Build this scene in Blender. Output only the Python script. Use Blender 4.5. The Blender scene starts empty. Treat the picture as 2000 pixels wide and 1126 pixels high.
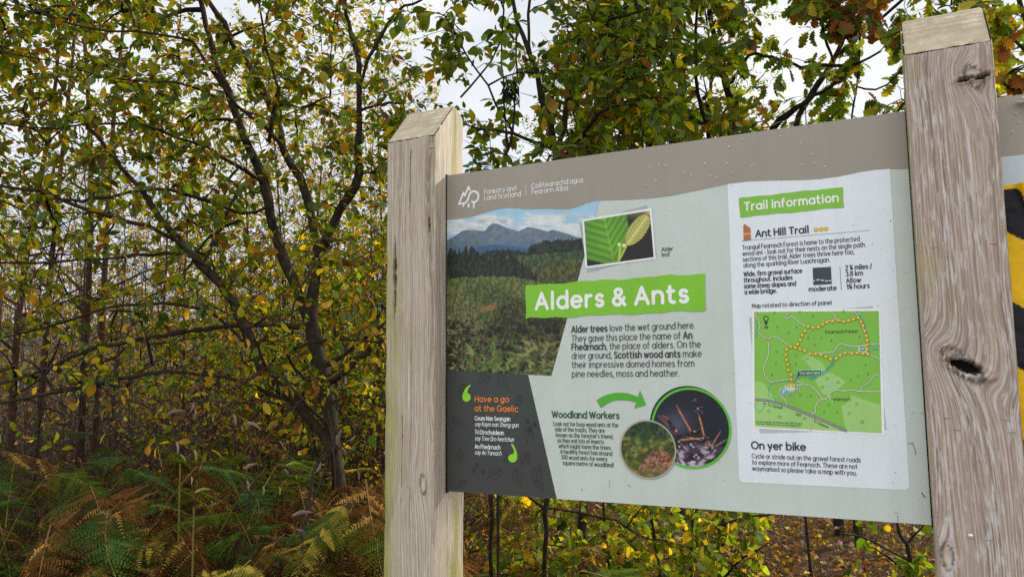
import bpy, math, random
import numpy as np
from math import radians, sin, cos, pi

S = bpy.context.scene
COL = S.collection
# ------------------------------------------------------------------ camera, sky, sun, exposure
GZ = 1.25                                   # panel's lower edge above the ground
FPX = 1515.945                              # focal length in pixels of the 2000 px wide photograph
YAW, PITCH, ROLL = -0.464071, 0.107993, -0.008589
CAM = np.array([1.038725, -1.697916, 0.292443 + GZ])
_cy, _sy, _cp, _sp, _cr, _sr = cos(YAW), sin(YAW), cos(PITCH), sin(PITCH), cos(ROLL), sin(ROLL)
FW = np.array([_sy*_cp, _cy*_cp, _sp]); _R = np.array([_cy, -_sy, 0.0]); _U = np.cross(_R, FW)
RT = _cr*_R + _sr*_U
UP = -_sr*_R + _cr*_U
from mathutils import Matrix, Vector
cd = bpy.data.cameras.new('camera'); cam = bpy.data.objects.new('camera', cd); COL.objects.link(cam)
cd.sensor_width = 36.0; cd.lens = FPX/2000*36; cd.clip_start = 0.05; cd.clip_end = 1000
cam.matrix_world = Matrix(((RT[0], UP[0], -FW[0], CAM[0]), (RT[1], UP[1], -FW[1], CAM[1]), (RT[2], UP[2], -FW[2], CAM[2]), (0, 0, 0, 1)))
S.camera = cam

SUN_EL, SUN_AZ = radians(29), radians(38)   # azimuth from +Y (behind the panel) towards +X
w = bpy.data.worlds.new('World'); S.world = w; w.use_nodes = True
nt = w.node_tree; nt.nodes.clear()
N = nt.nodes.new; L = nt.links.new
out = N('ShaderNodeOutputWorld'); mixs = N('ShaderNodeMixShader')
bg = N('ShaderNodeBackground'); bc = N('ShaderNodeBackground')
sky = N('ShaderNodeTexSky'); sky.sky_type = 'NISHITA'; sky.sun_disc = False
sky.sun_elevation = SUN_EL; sky.sun_rotation = SUN_AZ
sky.air_density = 1.0; sky.dust_density = 1.5
bg.inputs[1].default_value = 0.14
L(sky.outputs[0], bg.inputs[0])
tc = N('ShaderNodeTexCoord'); mp = N('ShaderNodeMapping'); mp.inputs['Scale'].default_value = (1.6, 1.6, 3.0)
L(tc.outputs['Generated'], mp.inputs[0])
n1 = N('ShaderNodeTexNoise'); n1.inputs['Scale'].default_value = 2.2; n1.inputs['Detail'].default_value = 6; n1.inputs['Roughness'].default_value = .55
L(mp.outputs[0], n1.inputs['Vector'])
r1 = N('ShaderNodeValToRGB'); r1.color_ramp.elements[0].position = .24; r1.color_ramp.elements[1].position = .40
L(n1.outputs['Fac'], r1.inputs[0])
n2 = N('ShaderNodeTexNoise'); n2.inputs['Scale'].default_value = 1.3; n2.inputs['Detail'].default_value = 5
L(mp.outputs[0], n2.inputs['Vector'])
r2 = N('ShaderNodeValToRGB'); r2.color_ramp.elements[0].position = .35; r2.color_ramp.elements[1].position = .68
r2.color_ramp.elements[0].color = (.66, .70, .77, 1); r2.color_ramp.elements[1].color = (1.0, 1.0, 1.0, 1)
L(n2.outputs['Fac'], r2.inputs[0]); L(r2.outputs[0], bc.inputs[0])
sxyz = N('ShaderNodeSeparateXYZ'); L(tc.outputs['Generated'], sxyz.inputs[0])      # unseen sky on the viewer's side made brighter, to light the panel front
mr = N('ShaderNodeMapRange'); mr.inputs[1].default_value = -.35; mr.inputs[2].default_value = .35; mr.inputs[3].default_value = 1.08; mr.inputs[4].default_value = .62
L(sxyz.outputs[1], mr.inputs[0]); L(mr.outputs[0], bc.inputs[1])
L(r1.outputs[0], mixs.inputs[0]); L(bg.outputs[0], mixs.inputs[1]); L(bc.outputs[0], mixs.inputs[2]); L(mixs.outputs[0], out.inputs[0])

ld = bpy.data.lights.new('sun', 'SUN'); ld.energy = 3.1; ld.angle = radians(3.0); ld.color = (1.0, .93, .82)
sun = bpy.data.objects.new('sun', ld); COL.objects.link(sun)
_d = Vector((sin(SUN_AZ)*cos(SUN_EL), cos(SUN_AZ)*cos(SUN_EL), sin(SUN_EL)))
sun.rotation_euler = _d.to_track_quat('Z', 'Y').to_euler(); sun.location = (4, 6, 8)

S.view_settings.view_transform = 'Standard'; S.view_settings.look = 'None'
S.view_settings.exposure = 0.85; S.view_settings.gamma = 1
S.render.engine = 'CYCLES'
cy = S.cycles
cy.max_bounces = 6; cy.diffuse_bounces = 3; cy.glossy_bounces = 2; cy.transmission_bounces = 3; cy.transparent_max_bounces = 4
cy.use_denoising = False
# ------------------------------------------------------------------ helpers
rng = np.random.default_rng(7)
def at(px, py, D):
    """Point on the ray through the photo's pixel (px, py) at depth D along the camera's axis."""
    return CAM + D*(FW + (px-1000)/FPX*RT - (py-563)/FPX*UP)
def pan(px, py, y=0.0):
    """Where the panel's plane shows pixel (px, py): (x, z)."""
    d = FW + (px-1000)/FPX*RT - (py-563)/FPX*UP
    p = CAM + (y-CAM[1])/d[1]*d
    return np.array([p[0], p[2]])
def lin(c):
    c = np.asarray(c, float)/255.0
    return np.where(c <= .04045, c/12.92, ((c+.055)/1.055)**2.4)
def tag(o, label=None, cat=None, group=None, kind=None):
    if label: o['label'] = label
    if cat: o['category'] = cat
    if group: o['group'] = group
    if kind: o['kind'] = kind
    return o
def empty(name, loc=(0, 0, 0), parent=None):
    o = bpy.data.objects.new(name, None); COL.objects.link(o); o.location = loc; o.empty_display_size = .1
    if parent: o.parent = parent
    return o
def mesh_np(name, V, F, mat=None, parent=None, attrs=None, smooth=False, loc=None):
    """One mesh object. F: (n,4) or (n,3) array, or a list of faces of any size. attrs: {name: (type, array)} on points."""
    me = bpy.data.meshes.new(name)
    V = np.asarray(V, np.float32).reshape(-1, 3)
    if isinstance(F, np.ndarray):
        k = F.shape[1]; tot = np.full(len(F), k, np.int32); idx = F.astype(np.int32).ravel()
    else:
        tot = np.array([len(f) for f in F], np.int32); idx = np.fromiter((i for f in F for i in f), np.int32)
    me.vertices.add(len(V)); me.vertices.foreach_set('co', V.ravel())
    me.loops.add(len(idx)); me.loops.foreach_set('vertex_index', idx)
    me.polygons.add(len(tot))
    st = np.zeros(len(tot), np.int32); st[1:] = np.cumsum(tot)[:-1]
    me.polygons.foreach_set('loop_start', st); me.polygons.foreach_set('loop_total', tot)
    if smooth: me.polygons.foreach_set('use_smooth', np.ones(len(tot), bool))
    for a, (ty, arr) in (attrs or {}).items():
        at_ = me.attributes.new(a, ty, 'POINT')
        if ty == 'FLOAT': at_.data.foreach_set('value', np.asarray(arr, np.float32))
        else:
            arr = np.asarray(arr, np.float32)
            if arr.shape[1] == 3: arr = np.concatenate([arr, np.ones((len(arr), 1), np.float32)], 1)
            at_.data.foreach_set('color', arr.ravel())
    me.update(calc_edges=True); me.validate()
    if mat: me.materials.append(mat)
    o = bpy.data.objects.new(name, me); COL.objects.link(o)
    if parent: o.parent = parent
    if loc is not None: o.location = loc
    return o
def hash2(ix, iy, seed):
    h = (ix.astype(np.int64)*374761393 + iy.astype(np.int64)*668265263 + seed*974634777) & 0x7fffffff
    h = ((h ^ (h >> 13))*1274126177) & 0x7fffffff
    return ((h ^ (h >> 16)) & 0xffff)/65535.0
def vn(x, y, seed=0):
    x = np.asarray(x, float); y = np.asarray(y, float)
    ix = np.floor(x); iy = np.floor(y); fx = x-ix; fy = y-iy
    fx = fx*fx*(3-2*fx); fy = fy*fy*(3-2*fy)
    a = hash2(ix, iy, seed); b = hash2(ix+1, iy, seed); c = hash2(ix, iy+1, seed); d = hash2(ix+1, iy+1, seed)
    return (a*(1-fx)+b*fx)*(1-fy) + (c*(1-fx)+d*fx)*fy
def fbm(x, y, seed=0, o=4):
    s = 0; a = .5
    for i in range(o):
        s = s + a*vn(x*2**i, y*2**i, seed+i*17); a *= .5
    return s/(1-.5**o)
def sm(a, b, x):
    t = np.clip((x-a)/(b-a), 0, 1); return t*t*(3-2*t)
# ------------------------------------------------------------------ materials
def mat(name):
    m = bpy.data.materials.new(name); m.use_nodes = True
    return m, m.node_tree, m.node_tree.nodes['Principled BSDF'], m.node_tree.nodes['Material Output']
def node(t, ty, **kw):
    n = t.nodes.new(ty)
    for k, v in kw.items():
        if k in n.inputs: n.inputs[k].default_value = v
        else: setattr(n, k, v)
    return n
def math_(t, op, a, b=None):
    n = t.nodes.new('ShaderNodeMath'); n.operation = op
    for i, v in enumerate((a, b)):
        if v is None: continue
        if isinstance(v, (int, float)): n.inputs[i].default_value = v
        else: t.links.new(v, n.inputs[i])
    return n.outputs[0]
def mixc(t, fac, a, b, mode='MIX'):
    n = t.nodes.new('ShaderNodeMix'); n.data_type = 'RGBA'; n.blend_type = mode
    for s, v in ((0, fac), (6, a), (7, b)):
        if isinstance(v, (int, float)): n.inputs[s].default_value = v
        elif isinstance(v, tuple): n.inputs[s].default_value = (*v, 1) if len(v) == 3 else v
        else: t.links.new(v, n.inputs[s])
    return n.outputs[2]
def ramp(t, fac, stops):
    n = t.nodes.new('ShaderNodeValToRGB'); e = n.color_ramp.elements
    while len(e) < len(stops): e.new(.5)
    for q, (p, c) in zip(e, stops):
        q.position = p; q.color = (*c, 1) if len(c) == 3 else c
    t.links.new(fac, n.inputs[0]); return n.outputs[0]
def attr(t, name):
    n = t.nodes.new('ShaderNodeAttribute'); n.attribute_name = name; return n

def plain(name, col, rough=.6, metal=0.0, noise=0.0, scale=30):
    m, t, p, o = mat(name); p.inputs['Roughness'].default_value = rough; p.inputs['Metallic'].default_value = metal
    if rough > .65: p.inputs['Specular IOR Level'].default_value = .06
    if noise:
        tcn = t.nodes.new('ShaderNodeTexCoord'); nz = node(t, 'ShaderNodeTexNoise', Scale=scale, Detail=5.0); t.links.new(tcn.outputs['Object'], nz.inputs['Vector'])
        f = ramp(t, nz.outputs['Fac'], [(.3, (1-noise,)*3), (.7, (1+noise*.3,)*3)])
        t.links.new(mixc(t, 1.0, tuple(col), f, 'MULTIPLY'), p.inputs['Base Color'])
    else: p.inputs['Base Color'].default_value = (*col, 1)
    return m
# printed board: colour per vertex, faint mottling of the laminate, dirt film
M_PRINT, t, p, o = mat('printed_laminate')
a_ = attr(t, 'Col'); tcn = t.nodes.new('ShaderNodeTexCoord')
nz = node(t, 'ShaderNodeTexNoise', Scale=900.0, Detail=2.0); t.links.new(tcn.outputs['Object'], nz.inputs['Vector'])
nd = node(t, 'ShaderNodeTexNoise', Scale=7.0, Detail=6.0, Roughness=.65); t.links.new(tcn.outputs['Object'], nd.inputs['Vector'])
f1 = ramp(t, nz.outputs['Fac'], [(.25, (.90, .90, .90)), (.75, (1.06, 1.06, 1.06))])
f2 = ramp(t, nd.outputs['Fac'], [(.30, (.93, .92, .88)), (.62, (1, 1, 1))])
mrun = t.nodes.new('ShaderNodeMapping'); mrun.inputs['Scale'].default_value = (38, 1, 2.2); t.links.new(tcn.outputs['Object'], mrun.inputs[0])
nr_ = node(t, 'ShaderNodeTexNoise', Scale=1.0, Detail=4.0); t.links.new(mrun.outputs[0], nr_.inputs['Vector'])
f2 = mixc(t, 1.0, f2, ramp(t, nr_.outputs['Fac'], [(.36, (.972, .965, .95)), (.5, (1, 1, 1))]), 'MULTIPLY')
c = mixc(t, 1.0, a_.outputs['Color'], f1, 'MULTIPLY'); c = mixc(t, 1.0, c, f2, 'MULTIPLY')
t.links.new(c, p.inputs['Base Color']); p.inputs['Roughness'].default_value = .5; p.inputs['Specular IOR Level'].default_value = .35
PRK = 1/0.90
def pc(c): return np.clip(lin(c)*PRK, 0, .86)

def wood_mat(name, light, mid, dark, k=1.0, pale=.5):
    m, t, p, o = mat(name)
    ph = attr(t, 'phi').outputs['Fac']; al = attr(t, 'algae').outputs['Fac']; dk = attr(t, 'dirt_shade').outputs['Fac']
    tcn = t.nodes.new('ShaderNodeTexCoord'); sx = t.nodes.new('ShaderNodeSeparateXYZ'); t.links.new(tcn.outputs['Object'], sx.inputs[0])
    def streak(kx, kz, det, off=0.0):
        cx = t.nodes.new('ShaderNodeCombineXYZ'); t.links.new(math_(t, 'MULTIPLY', ph, kx), cx.inputs[0]); cx.inputs[1].default_value = off
        t.links.new(math_(t, 'MULTIPLY', sx.outputs[2], kz), cx.inputs[2])
        n = node(t, 'ShaderNodeTexNoise', Scale=1.0, Detail=det, Roughness=.6); t.links.new(cx.outputs[0], n.inputs['Vector']); return n.outputs['Fac']
    fine = streak(520*k, 7.0, 4.0); ring = streak(150*k, .8, 1.5, 3.1); flake = streak(210, 26.0, 6.0, 7.7); broad = streak(22, 1.6, 3.0, 5.3)
    wv = math_(t, 'SINE', math_(t, 'MULTIPLY', math_(t, 'ADD', ph, math_(t, 'MULTIPLY', broad, .02)), 2*pi*135*k))
    wv = math_(t, 'POWER', math_(t, 'ADD', math_(t, 'MULTIPLY', wv, .5), .5), 3.0)
    base = ramp(t, ring, [(.25, dark), (.45, mid), (.62, light), (.85, mid)])
    base = mixc(t, math_(t, 'MULTIPLY', wv, .55), base, dark)
    base = mixc(t, ramp(t, fine, [(.38, (.85,)*3), (.56, (0, 0, 0))]), base, dark)
    base = mixc(t, ramp(t, flake, [(.50, (0, 0, 0)), (.66, (pale,)*3)]), base, tuple(min(.6, x*1.25+.04) for x in light))
    base = mixc(t, ramp(t, broad, [(.36, (.5,)*3), (.58, (0, 0, 0))]), base, mid)
    alg = mixc(t, ramp(t, streak(60, 9.0, 5.0, 1.2), [(.3, (0, 0, 0)), (.7, (1, 1, 1))]), (.18, .165, .07), (.36, .36, .07))
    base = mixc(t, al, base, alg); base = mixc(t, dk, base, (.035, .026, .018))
    t.links.new(base, p.inputs['Base Color']); p.inputs['Roughness'].default_value = .85; p.inputs['Specular IOR Level'].default_value = .2
    bp = node(t, 'ShaderNodeBump', Strength=.55, Distance=.0016)
    h = math_(t, 'ADD', math_(t, 'MULTIPLY', fine, .8), math_(t, 'ADD', math_(t, 'MULTIPLY', wv, -.5), math_(t, 'MULTIPLY', flake, .5)))
    t.links.new(h, bp.inputs['Height']); t.links.new(bp.outputs[0], p.inputs['Normal'])
    return m
M_WOOD1 = wood_mat('weathered_softwood', (.63, .555, .44), (.49, .42, .32), (.22, .175, .125), 1.0, .35)
M_WOOD2 = wood_mat('weathered_softwood_flaky', (.60, .53, .455), (.41, .325, .258), (.175, .122, .09), 1.15, .8)
M_END, t, p, o = mat('sawn_end_grain')
tcn = t.nodes.new('ShaderNodeTexCoord'); mpn = t.nodes.new('ShaderNodeMapping'); mpn.inputs['Scale'].default_value = (1, .55, .55)
t.links.new(tcn.outputs['Object'], mpn.inputs[0])
wv = node(t, 'ShaderNodeTexWave', Scale=42.0, Distortion=2.2, Detail=3.0); wv.wave_type = 'RINGS'; wv.rings_direction = 'X'; wv.inputs['Detail Scale'].default_value = 3.0
t.links.new(mpn.outputs[0], wv.inputs['Vector'])
nz = node(t, 'ShaderNodeTexNoise', Scale=26.0, Detail=8.0, Roughness=.7); t.links.new(tcn.outputs['Object'], nz.inputs['Vector'])
nb = node(t, 'ShaderNodeTexNoise', Scale=9.0, Detail=3.0); t.links.new(tcn.outputs['Object'], nb.inputs['Vector'])
c = mixc(t, wv.outputs['Fac'], (.58, .50, .365), (.42, .35, .245))
c = mixc(t, ramp(t, nz.outputs['Fac'], [(.42, (.8,)*3), (.62, (0, 0, 0))]), c, (.29, .24, .16))
c = mixc(t, ramp(t, nb.outputs['Fac'], [(.52, (0, 0, 0)), (.72, (.7,)*3)]), c, (.36, .34, .20))
t.links.new(c, p.inputs['Base Color']); p.inputs['Roughness'].default_value = .9
bp = node(t, 'ShaderNodeBump', Strength=.6, Distance=.002); t.links.new(nz.outputs['Fac'], bp.inputs['Height']); t.links.new(bp.outputs[0], p.inputs['Normal'])
M_STEEL = plain('dull_steel', (.45, .45, .46), .35, .9, .3, 300)
M_RUST = plain('rusty_steel', (.06, .045, .035), .6, .5, .4, 300)
M_DROP, t, p, o = mat('rain_water'); p.inputs['Base Color'].default_value = (.8, .83, .83, 1); p.inputs['Roughness'].default_value = .03
p.inputs['Transmission Weight'].default_value = .85; p.inputs['IOR'].default_value = 1.33
M_BOARD = plain('board_core', (.52, .55, .54), .5, 0, .1, 60)
# ------------------------------------------------------------------ timber posts
PD1 = 0.0581                                # front of the posts before the panel's plane
PW, PDEP = 0.148, 0.148
def build_post(name, label, x0, M, seed, knots, holes, cracks, algae, zf=0.899+GZ, flat=.034):
    r = .006; x1 = x0+PW; y0 = -PD1; y1 = y0+PDEP; zr = zf + (flat+PD1)*1.12
    P = []                                  # x, y, s, nx, ny
    def add(x, y, nx, ny): P.append((x, y, nx, ny))
    for x in np.arange(x0+r, x1-r+1e-6, (PW-2*r)/74): add(x, y0, 0, -1)
    for a in (30, 60): add(x1-r+r*sin(radians(a)), y0+r-r*cos(radians(a)), sin(radians(a)), -cos(radians(a)))
    for y in np.linspace(y0+r, y1-r, 38): add(x1, y, 1, 0)
    for a in (30, 60): add(x1-r+r*cos(radians(a)), y1-r+r*sin(radians(a)), cos(radians(a)), sin(radians(a)))
    for x in np.linspace(x1-r, x0+r, 12): add(x, y1, 0, 1)
    for a in (30, 60): add(x0+r-r*sin(radians(a)), y1-r+r*cos(radians(a)), -sin(radians(a)), cos(radians(a)))
    for y in np.linspace(y1-r, y0+r, 38): add(x0, y, -1, 0)
    for a in (30, 60): add(x0+r-r*cos(radians(a)), y0+r-r*sin(radians(a)), -cos(radians(a)), -sin(radians(a)))
    P = np.array(P); n = len(P); nf = 75
    d = np.hypot(*np.diff(np.vstack([P[:, :2], P[:1, :2]]), axis=0).T); s = np.concatenate([[0], np.cumsum(d)[:-1]])
    zt = np.where(P[:, 1] < flat, zf + (P[:, 1]+PD1)*1.12, zr - 18*np.clip(P[:, 1]-flat-.004, 0, None)**2*.55)
    zt = zt + (vn(P[:, 0]*60, P[:, 1]*60, seed)-.5)*.0035
    zlow = np.concatenate([np.arange(-.1, .78, .04), np.arange(.78, zf-.06, .0036)])
    Z = [np.full(n, z) for z in zlow]
    for k in range(1, 15): Z.append(zlow[-1] + (zt-.002-zlow[-1])*k/14)
    Z = np.array(Z); m = len(Z)
    X = np.repeat(P[None, :, 0], m, 0); Y = np.repeat(P[None, :, 1], m, 0); SS = np.repeat(s[None], m, 0)
    NX = np.repeat(P[None, :, 2], m, 0); NY = np.repeat(P[None, :, 3], m, 0)
    front = (NY < -.5)
    phi = SS + .034*(fbm(SS*6, Z*.8, seed, 3)-.5) + .012*(fbm(SS*25, Z*5, seed+5, 2)-.5)
    off = (fbm(SS*420, Z*9, seed+9, 3)-.5)*.0011
    corner = np.exp(-(np.minimum(np.abs(X-x0), np.abs(X-x1))/.005)**2)*np.exp(-(np.minimum(np.abs(Y-y0), np.abs(Y-y1))/.005)**2)
    off = off - corner*.0045*sm(.5, .8, fbm(Z*14+X*30, Y*30, seed+71, 4))
    dirt_shade = np.zeros_like(Z); alg = np.zeros_like(Z)
    for (kx, kz, a, el, tilt) in knots:
        dx = (X-kx)+tilt*(Z-kz); dz = (Z-kz)/el; r2 = dx*dx+dz*dz
        phi = np.where(front, phi + (dx*(r2/(r2+a*a)) - dx)*np.exp(-r2/(14*a*a)) + .6*a*np.exp(-r2/(a*a*2)), phi)
        dirt_shade = np.maximum(dirt_shade, np.where(front, (.75 if el < 4 else .0)*np.exp(-((np.sqrt(r2)-a*.55)/(a*.14))**2)*(vn(X*400, Z*300, seed+2) > .35), 0))
    for (hx, hz, ha, hb, ang, dep) in holes:
        ca, sa = cos(ang), sin(ang); u = ((X-hx)*ca+(Z-hz)*sa)/ha; v = (-(X-hx)*sa+(Z-hz)*ca)/hb
        rag = 1+.25*(fbm(X*160, Z*160, seed+31, 3)-.5)*2
        e = np.sqrt(u*u+v*v)*rag
        off = np.where(front, off - dep*sm(1.05, .85, e) + .004*np.exp(-((e-1.45)/.3)**2), off)
        dirt_shade = np.where(front, np.maximum(dirt_shade, .95*sm(1.02, .85, e)), dirt_shade)  # hole interior also painted near-black for the shade inside it
        streaks = (sm(2.6, 1.5, e)-sm(1.6, 1.2, e))*sm(.0, .9, v)*sm(.9, -.2, u)
        dirt_shade = np.where(front, np.maximum(dirt_shade, .75*streaks*(np.sin(phi*2*pi*190) > -.1)), dirt_shade)
    for (cx, z0, z1, wd, dep, sl) in cracks:
        t = np.clip((Z-z0)/(z1-z0), 0, 1); wz = wd*np.sin(t*pi)**.6*(.6+.8*vn(Z*70, Z*0, seed+44))
        xc = cx+sl*(Z-z0)+.0015*(vn(Z*45, Z*0, seed+41)-.5)
        e = np.abs(X-xc)/np.maximum(wz, 1e-5); on = front & (Z > z0) & (Z < z1)
        off = np.where(on, off - dep*sm(1.1, .5, e), off); dirt_shade = np.where(on, np.maximum(dirt_shade, .85*sm(1.3, .6, e)), dirt_shade)  # carved crack also darkened in colour for its inner shade
    alg = algae(X, Y, Z, SS, front, seed)
    V = np.stack([X+NX*off, Y+NY*off, Z], -1).reshape(-1, 3)
    i = np.arange(m-1)[:, None]*n; j = np.arange(n)[None]; j2 = (j+1) % n
    F = np.stack([i+j, i+j2, i+n+j2, i+n+j], -1).reshape(-1, 4)
    root = mesh_np(name, V, F, M, None, {'phi': ('FLOAT', phi.ravel()), 'algae': ('FLOAT', np.clip(alg, 0, 1).ravel()), 'dirt_shade': ('FLOAT', np.clip(dirt_shade, 0, 1).ravel())}, smooth=True)
    tag(root, label, 'post')
    # sloping sawn top: rows across the post, each from left to right
    ys = np.concatenate([np.linspace(y0+.003, flat, 40), np.linspace(flat+.003, y1-.003, 16)]); xs = np.linspace(x0+.003, x1-.003, 50)
    XX, YY = np.meshgrid(xs, ys)
    ZZ = np.where(YY < flat, zf + (YY+PD1)*1.12, zr - 18*np.clip(YY-flat-.004, 0, None)**2*.55)+.0012 + (fbm(XX*110, YY*110, seed+3, 3)-.5)*.0022
    edge = np.minimum(np.minimum(XX-xs[0], xs[-1]-XX), np.minimum(YY-ys[0], ys[-1]-YY)); ZZ = ZZ - .0035*sm(.004, 0, edge)
    nr, nc = XX.shape; V = np.stack([XX-x0, YY, ZZ-zf], -1).reshape(-1, 3)
    ii = np.arange(nr-1)[:, None]*nc; jj = np.arange(nc-1)[None]
    F = np.stack([ii+jj, ii+jj+1, ii+nc+jj+1, ii+nc+jj], -1).reshape(-1, 4)
    # skirt to the walls
    mesh_np('sawn_top', V, F, M_END, root, None, True, (x0, 0, zf))
    return root
def staple(post, x, z, wid=.012, tilt=0.0, m=None):
    y = -PD1; V = []; F = []
    for (ax, az, bx, bz, bulge) in ((-.5, 0, .5, 0, .0016),):
        k = 8
        for q in range(k+1):
            t_ = q/k-.5; b = .0017*(1-abs(2*t_)**6)
            for g in range(5):
                an = g/5*2*pi; V.append((x+t_*wid*cos(tilt), y-b+.0007*cos(an), z+t_*wid*sin(tilt)+.0007*sin(an)))
        for q in range(k):
            for g in range(5): F.append((q*5+g, q*5+(g+1) % 5, q*5+5+(g+1) % 5, q*5+5+g))
    mesh_np('staple', V, np.array(F), m or M_STEEL, post, None, True)
def alg1(X, Y, Z, SS, front, sd):
    n_ = fbm(X*18, Z*5, sd+60, 4)
    a = .62*sm(.05, .0, X+PW)*sm(.35, .7, n_) + .30*sm(.5, .75, n_)
    a = np.where(front, a*sm(2.5, 1.2, Z) + .45*np.exp(-((X+.117)/.022)**2)*np.exp(-((Z-1.62)/.16)**2), 0)
    side = (X > -.004) & ~front
    st = np.exp(-((Y-.052-.02*(vn(Z*4, Z*0, 5)-.5))/.011)**2)*(.7+.4*vn(Z*7, Y*90, sd))
    lowm = sm(GZ+.03, GZ-.06, Z)
    a = np.where(side, np.maximum(st*np.where(Z > GZ+.8, .8, .9)*(np.where(Z > GZ+.75, 1, lowm)), .8*lowm*sm(-.02, .03, Y)*sm(.3, .7, fbm(Y*40, Z*6, 8, 3))), a)
    return a
def alg2(X, Y, Z, SS, front, sd):
    n_ = fbm(X*16, Z*4, sd+60, 4)
    return np.where(front, .25*sm(.55, .8, n_), .55*sm(.3, .7, n_))
p0 = lambda px, py: (pan(px, py, -PD1)[0], pan(px, py, -PD1)[1]+GZ)
GZ0 = GZ
def zp(px, py):
    x, z = pan(px, py, -PD1); return x, z            # pan already gives world z
kx, kz = zp(826, 945); cx_, cz0 = zp(770, 600); _, cz1 = zp(768, 478)
post_l = build_post('timber_post', 'weathered grey timber post with sloping sawn top at the left end of the information panel', -PW, M_WOOD1, 3,
    [(kx, kz, .016, 2.6, .1), (zp(845, 830)[0], zp(845, 800)[1], .02, 7, 0), (zp(838, 470)[0], zp(838, 330)[1], .03, 6, 0)], [], [(cx_+.001, cz0-.03, cz1+.02, .0042, .02, 0.0), (zp(838, 440)[0], zp(838, 462)[1], zp(838, 420)[1], .0024, .010, 0), (zp(800, 300)[0], zp(800, 420)[1], zp(800, 290)[1], .0014, .006, .02), (zp(785, 700)[0], zp(785, 1000)[1], zp(785, 780)[1], .0014, .006, .01)], alg1)
hx, hz = zp(1888, 716)
W0 = 1.0725
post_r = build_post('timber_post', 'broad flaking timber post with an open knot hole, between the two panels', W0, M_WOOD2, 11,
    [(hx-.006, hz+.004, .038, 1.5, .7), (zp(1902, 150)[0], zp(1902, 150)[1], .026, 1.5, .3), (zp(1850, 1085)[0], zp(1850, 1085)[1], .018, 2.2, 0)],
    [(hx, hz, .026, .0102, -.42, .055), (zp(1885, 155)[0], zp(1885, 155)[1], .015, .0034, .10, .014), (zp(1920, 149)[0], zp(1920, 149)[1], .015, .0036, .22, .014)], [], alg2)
for (sx, sy, tl) in ((1824, 482, .05), (1941, 475, -.02), (1850, 815, .0), (1870, 838, 0), (1966, 819, -.1), (1976, 843, .02), (1931, 1053, 0)):
    x, z = zp(sx, sy); staple(post_r, x, z, .011, tl)
x, z = zp(1980, 635); staple(post_r, x-.003, z, .013, 1.5)
x, z = zp(847, 289); staple(post_l, x-.007, z, .016, .1, M_RUST)
# drawing pin on the right post
x, z = zp(1896, 1046)
V = [(x, -PD1-.003, z)]; F = []
for g in range(14):
    V.append((x+.0045*cos(g/14*2*pi), -PD1-.0014, z+.0045*sin(g/14*2*pi)))
for g in range(14): F.append((0, 1+g, 1+(g+1) % 14))
mesh_np('drawing_pin', V, F, plain('pale_pin', (.6, .62, .62), .3, .6), post_r, None, True)

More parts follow.
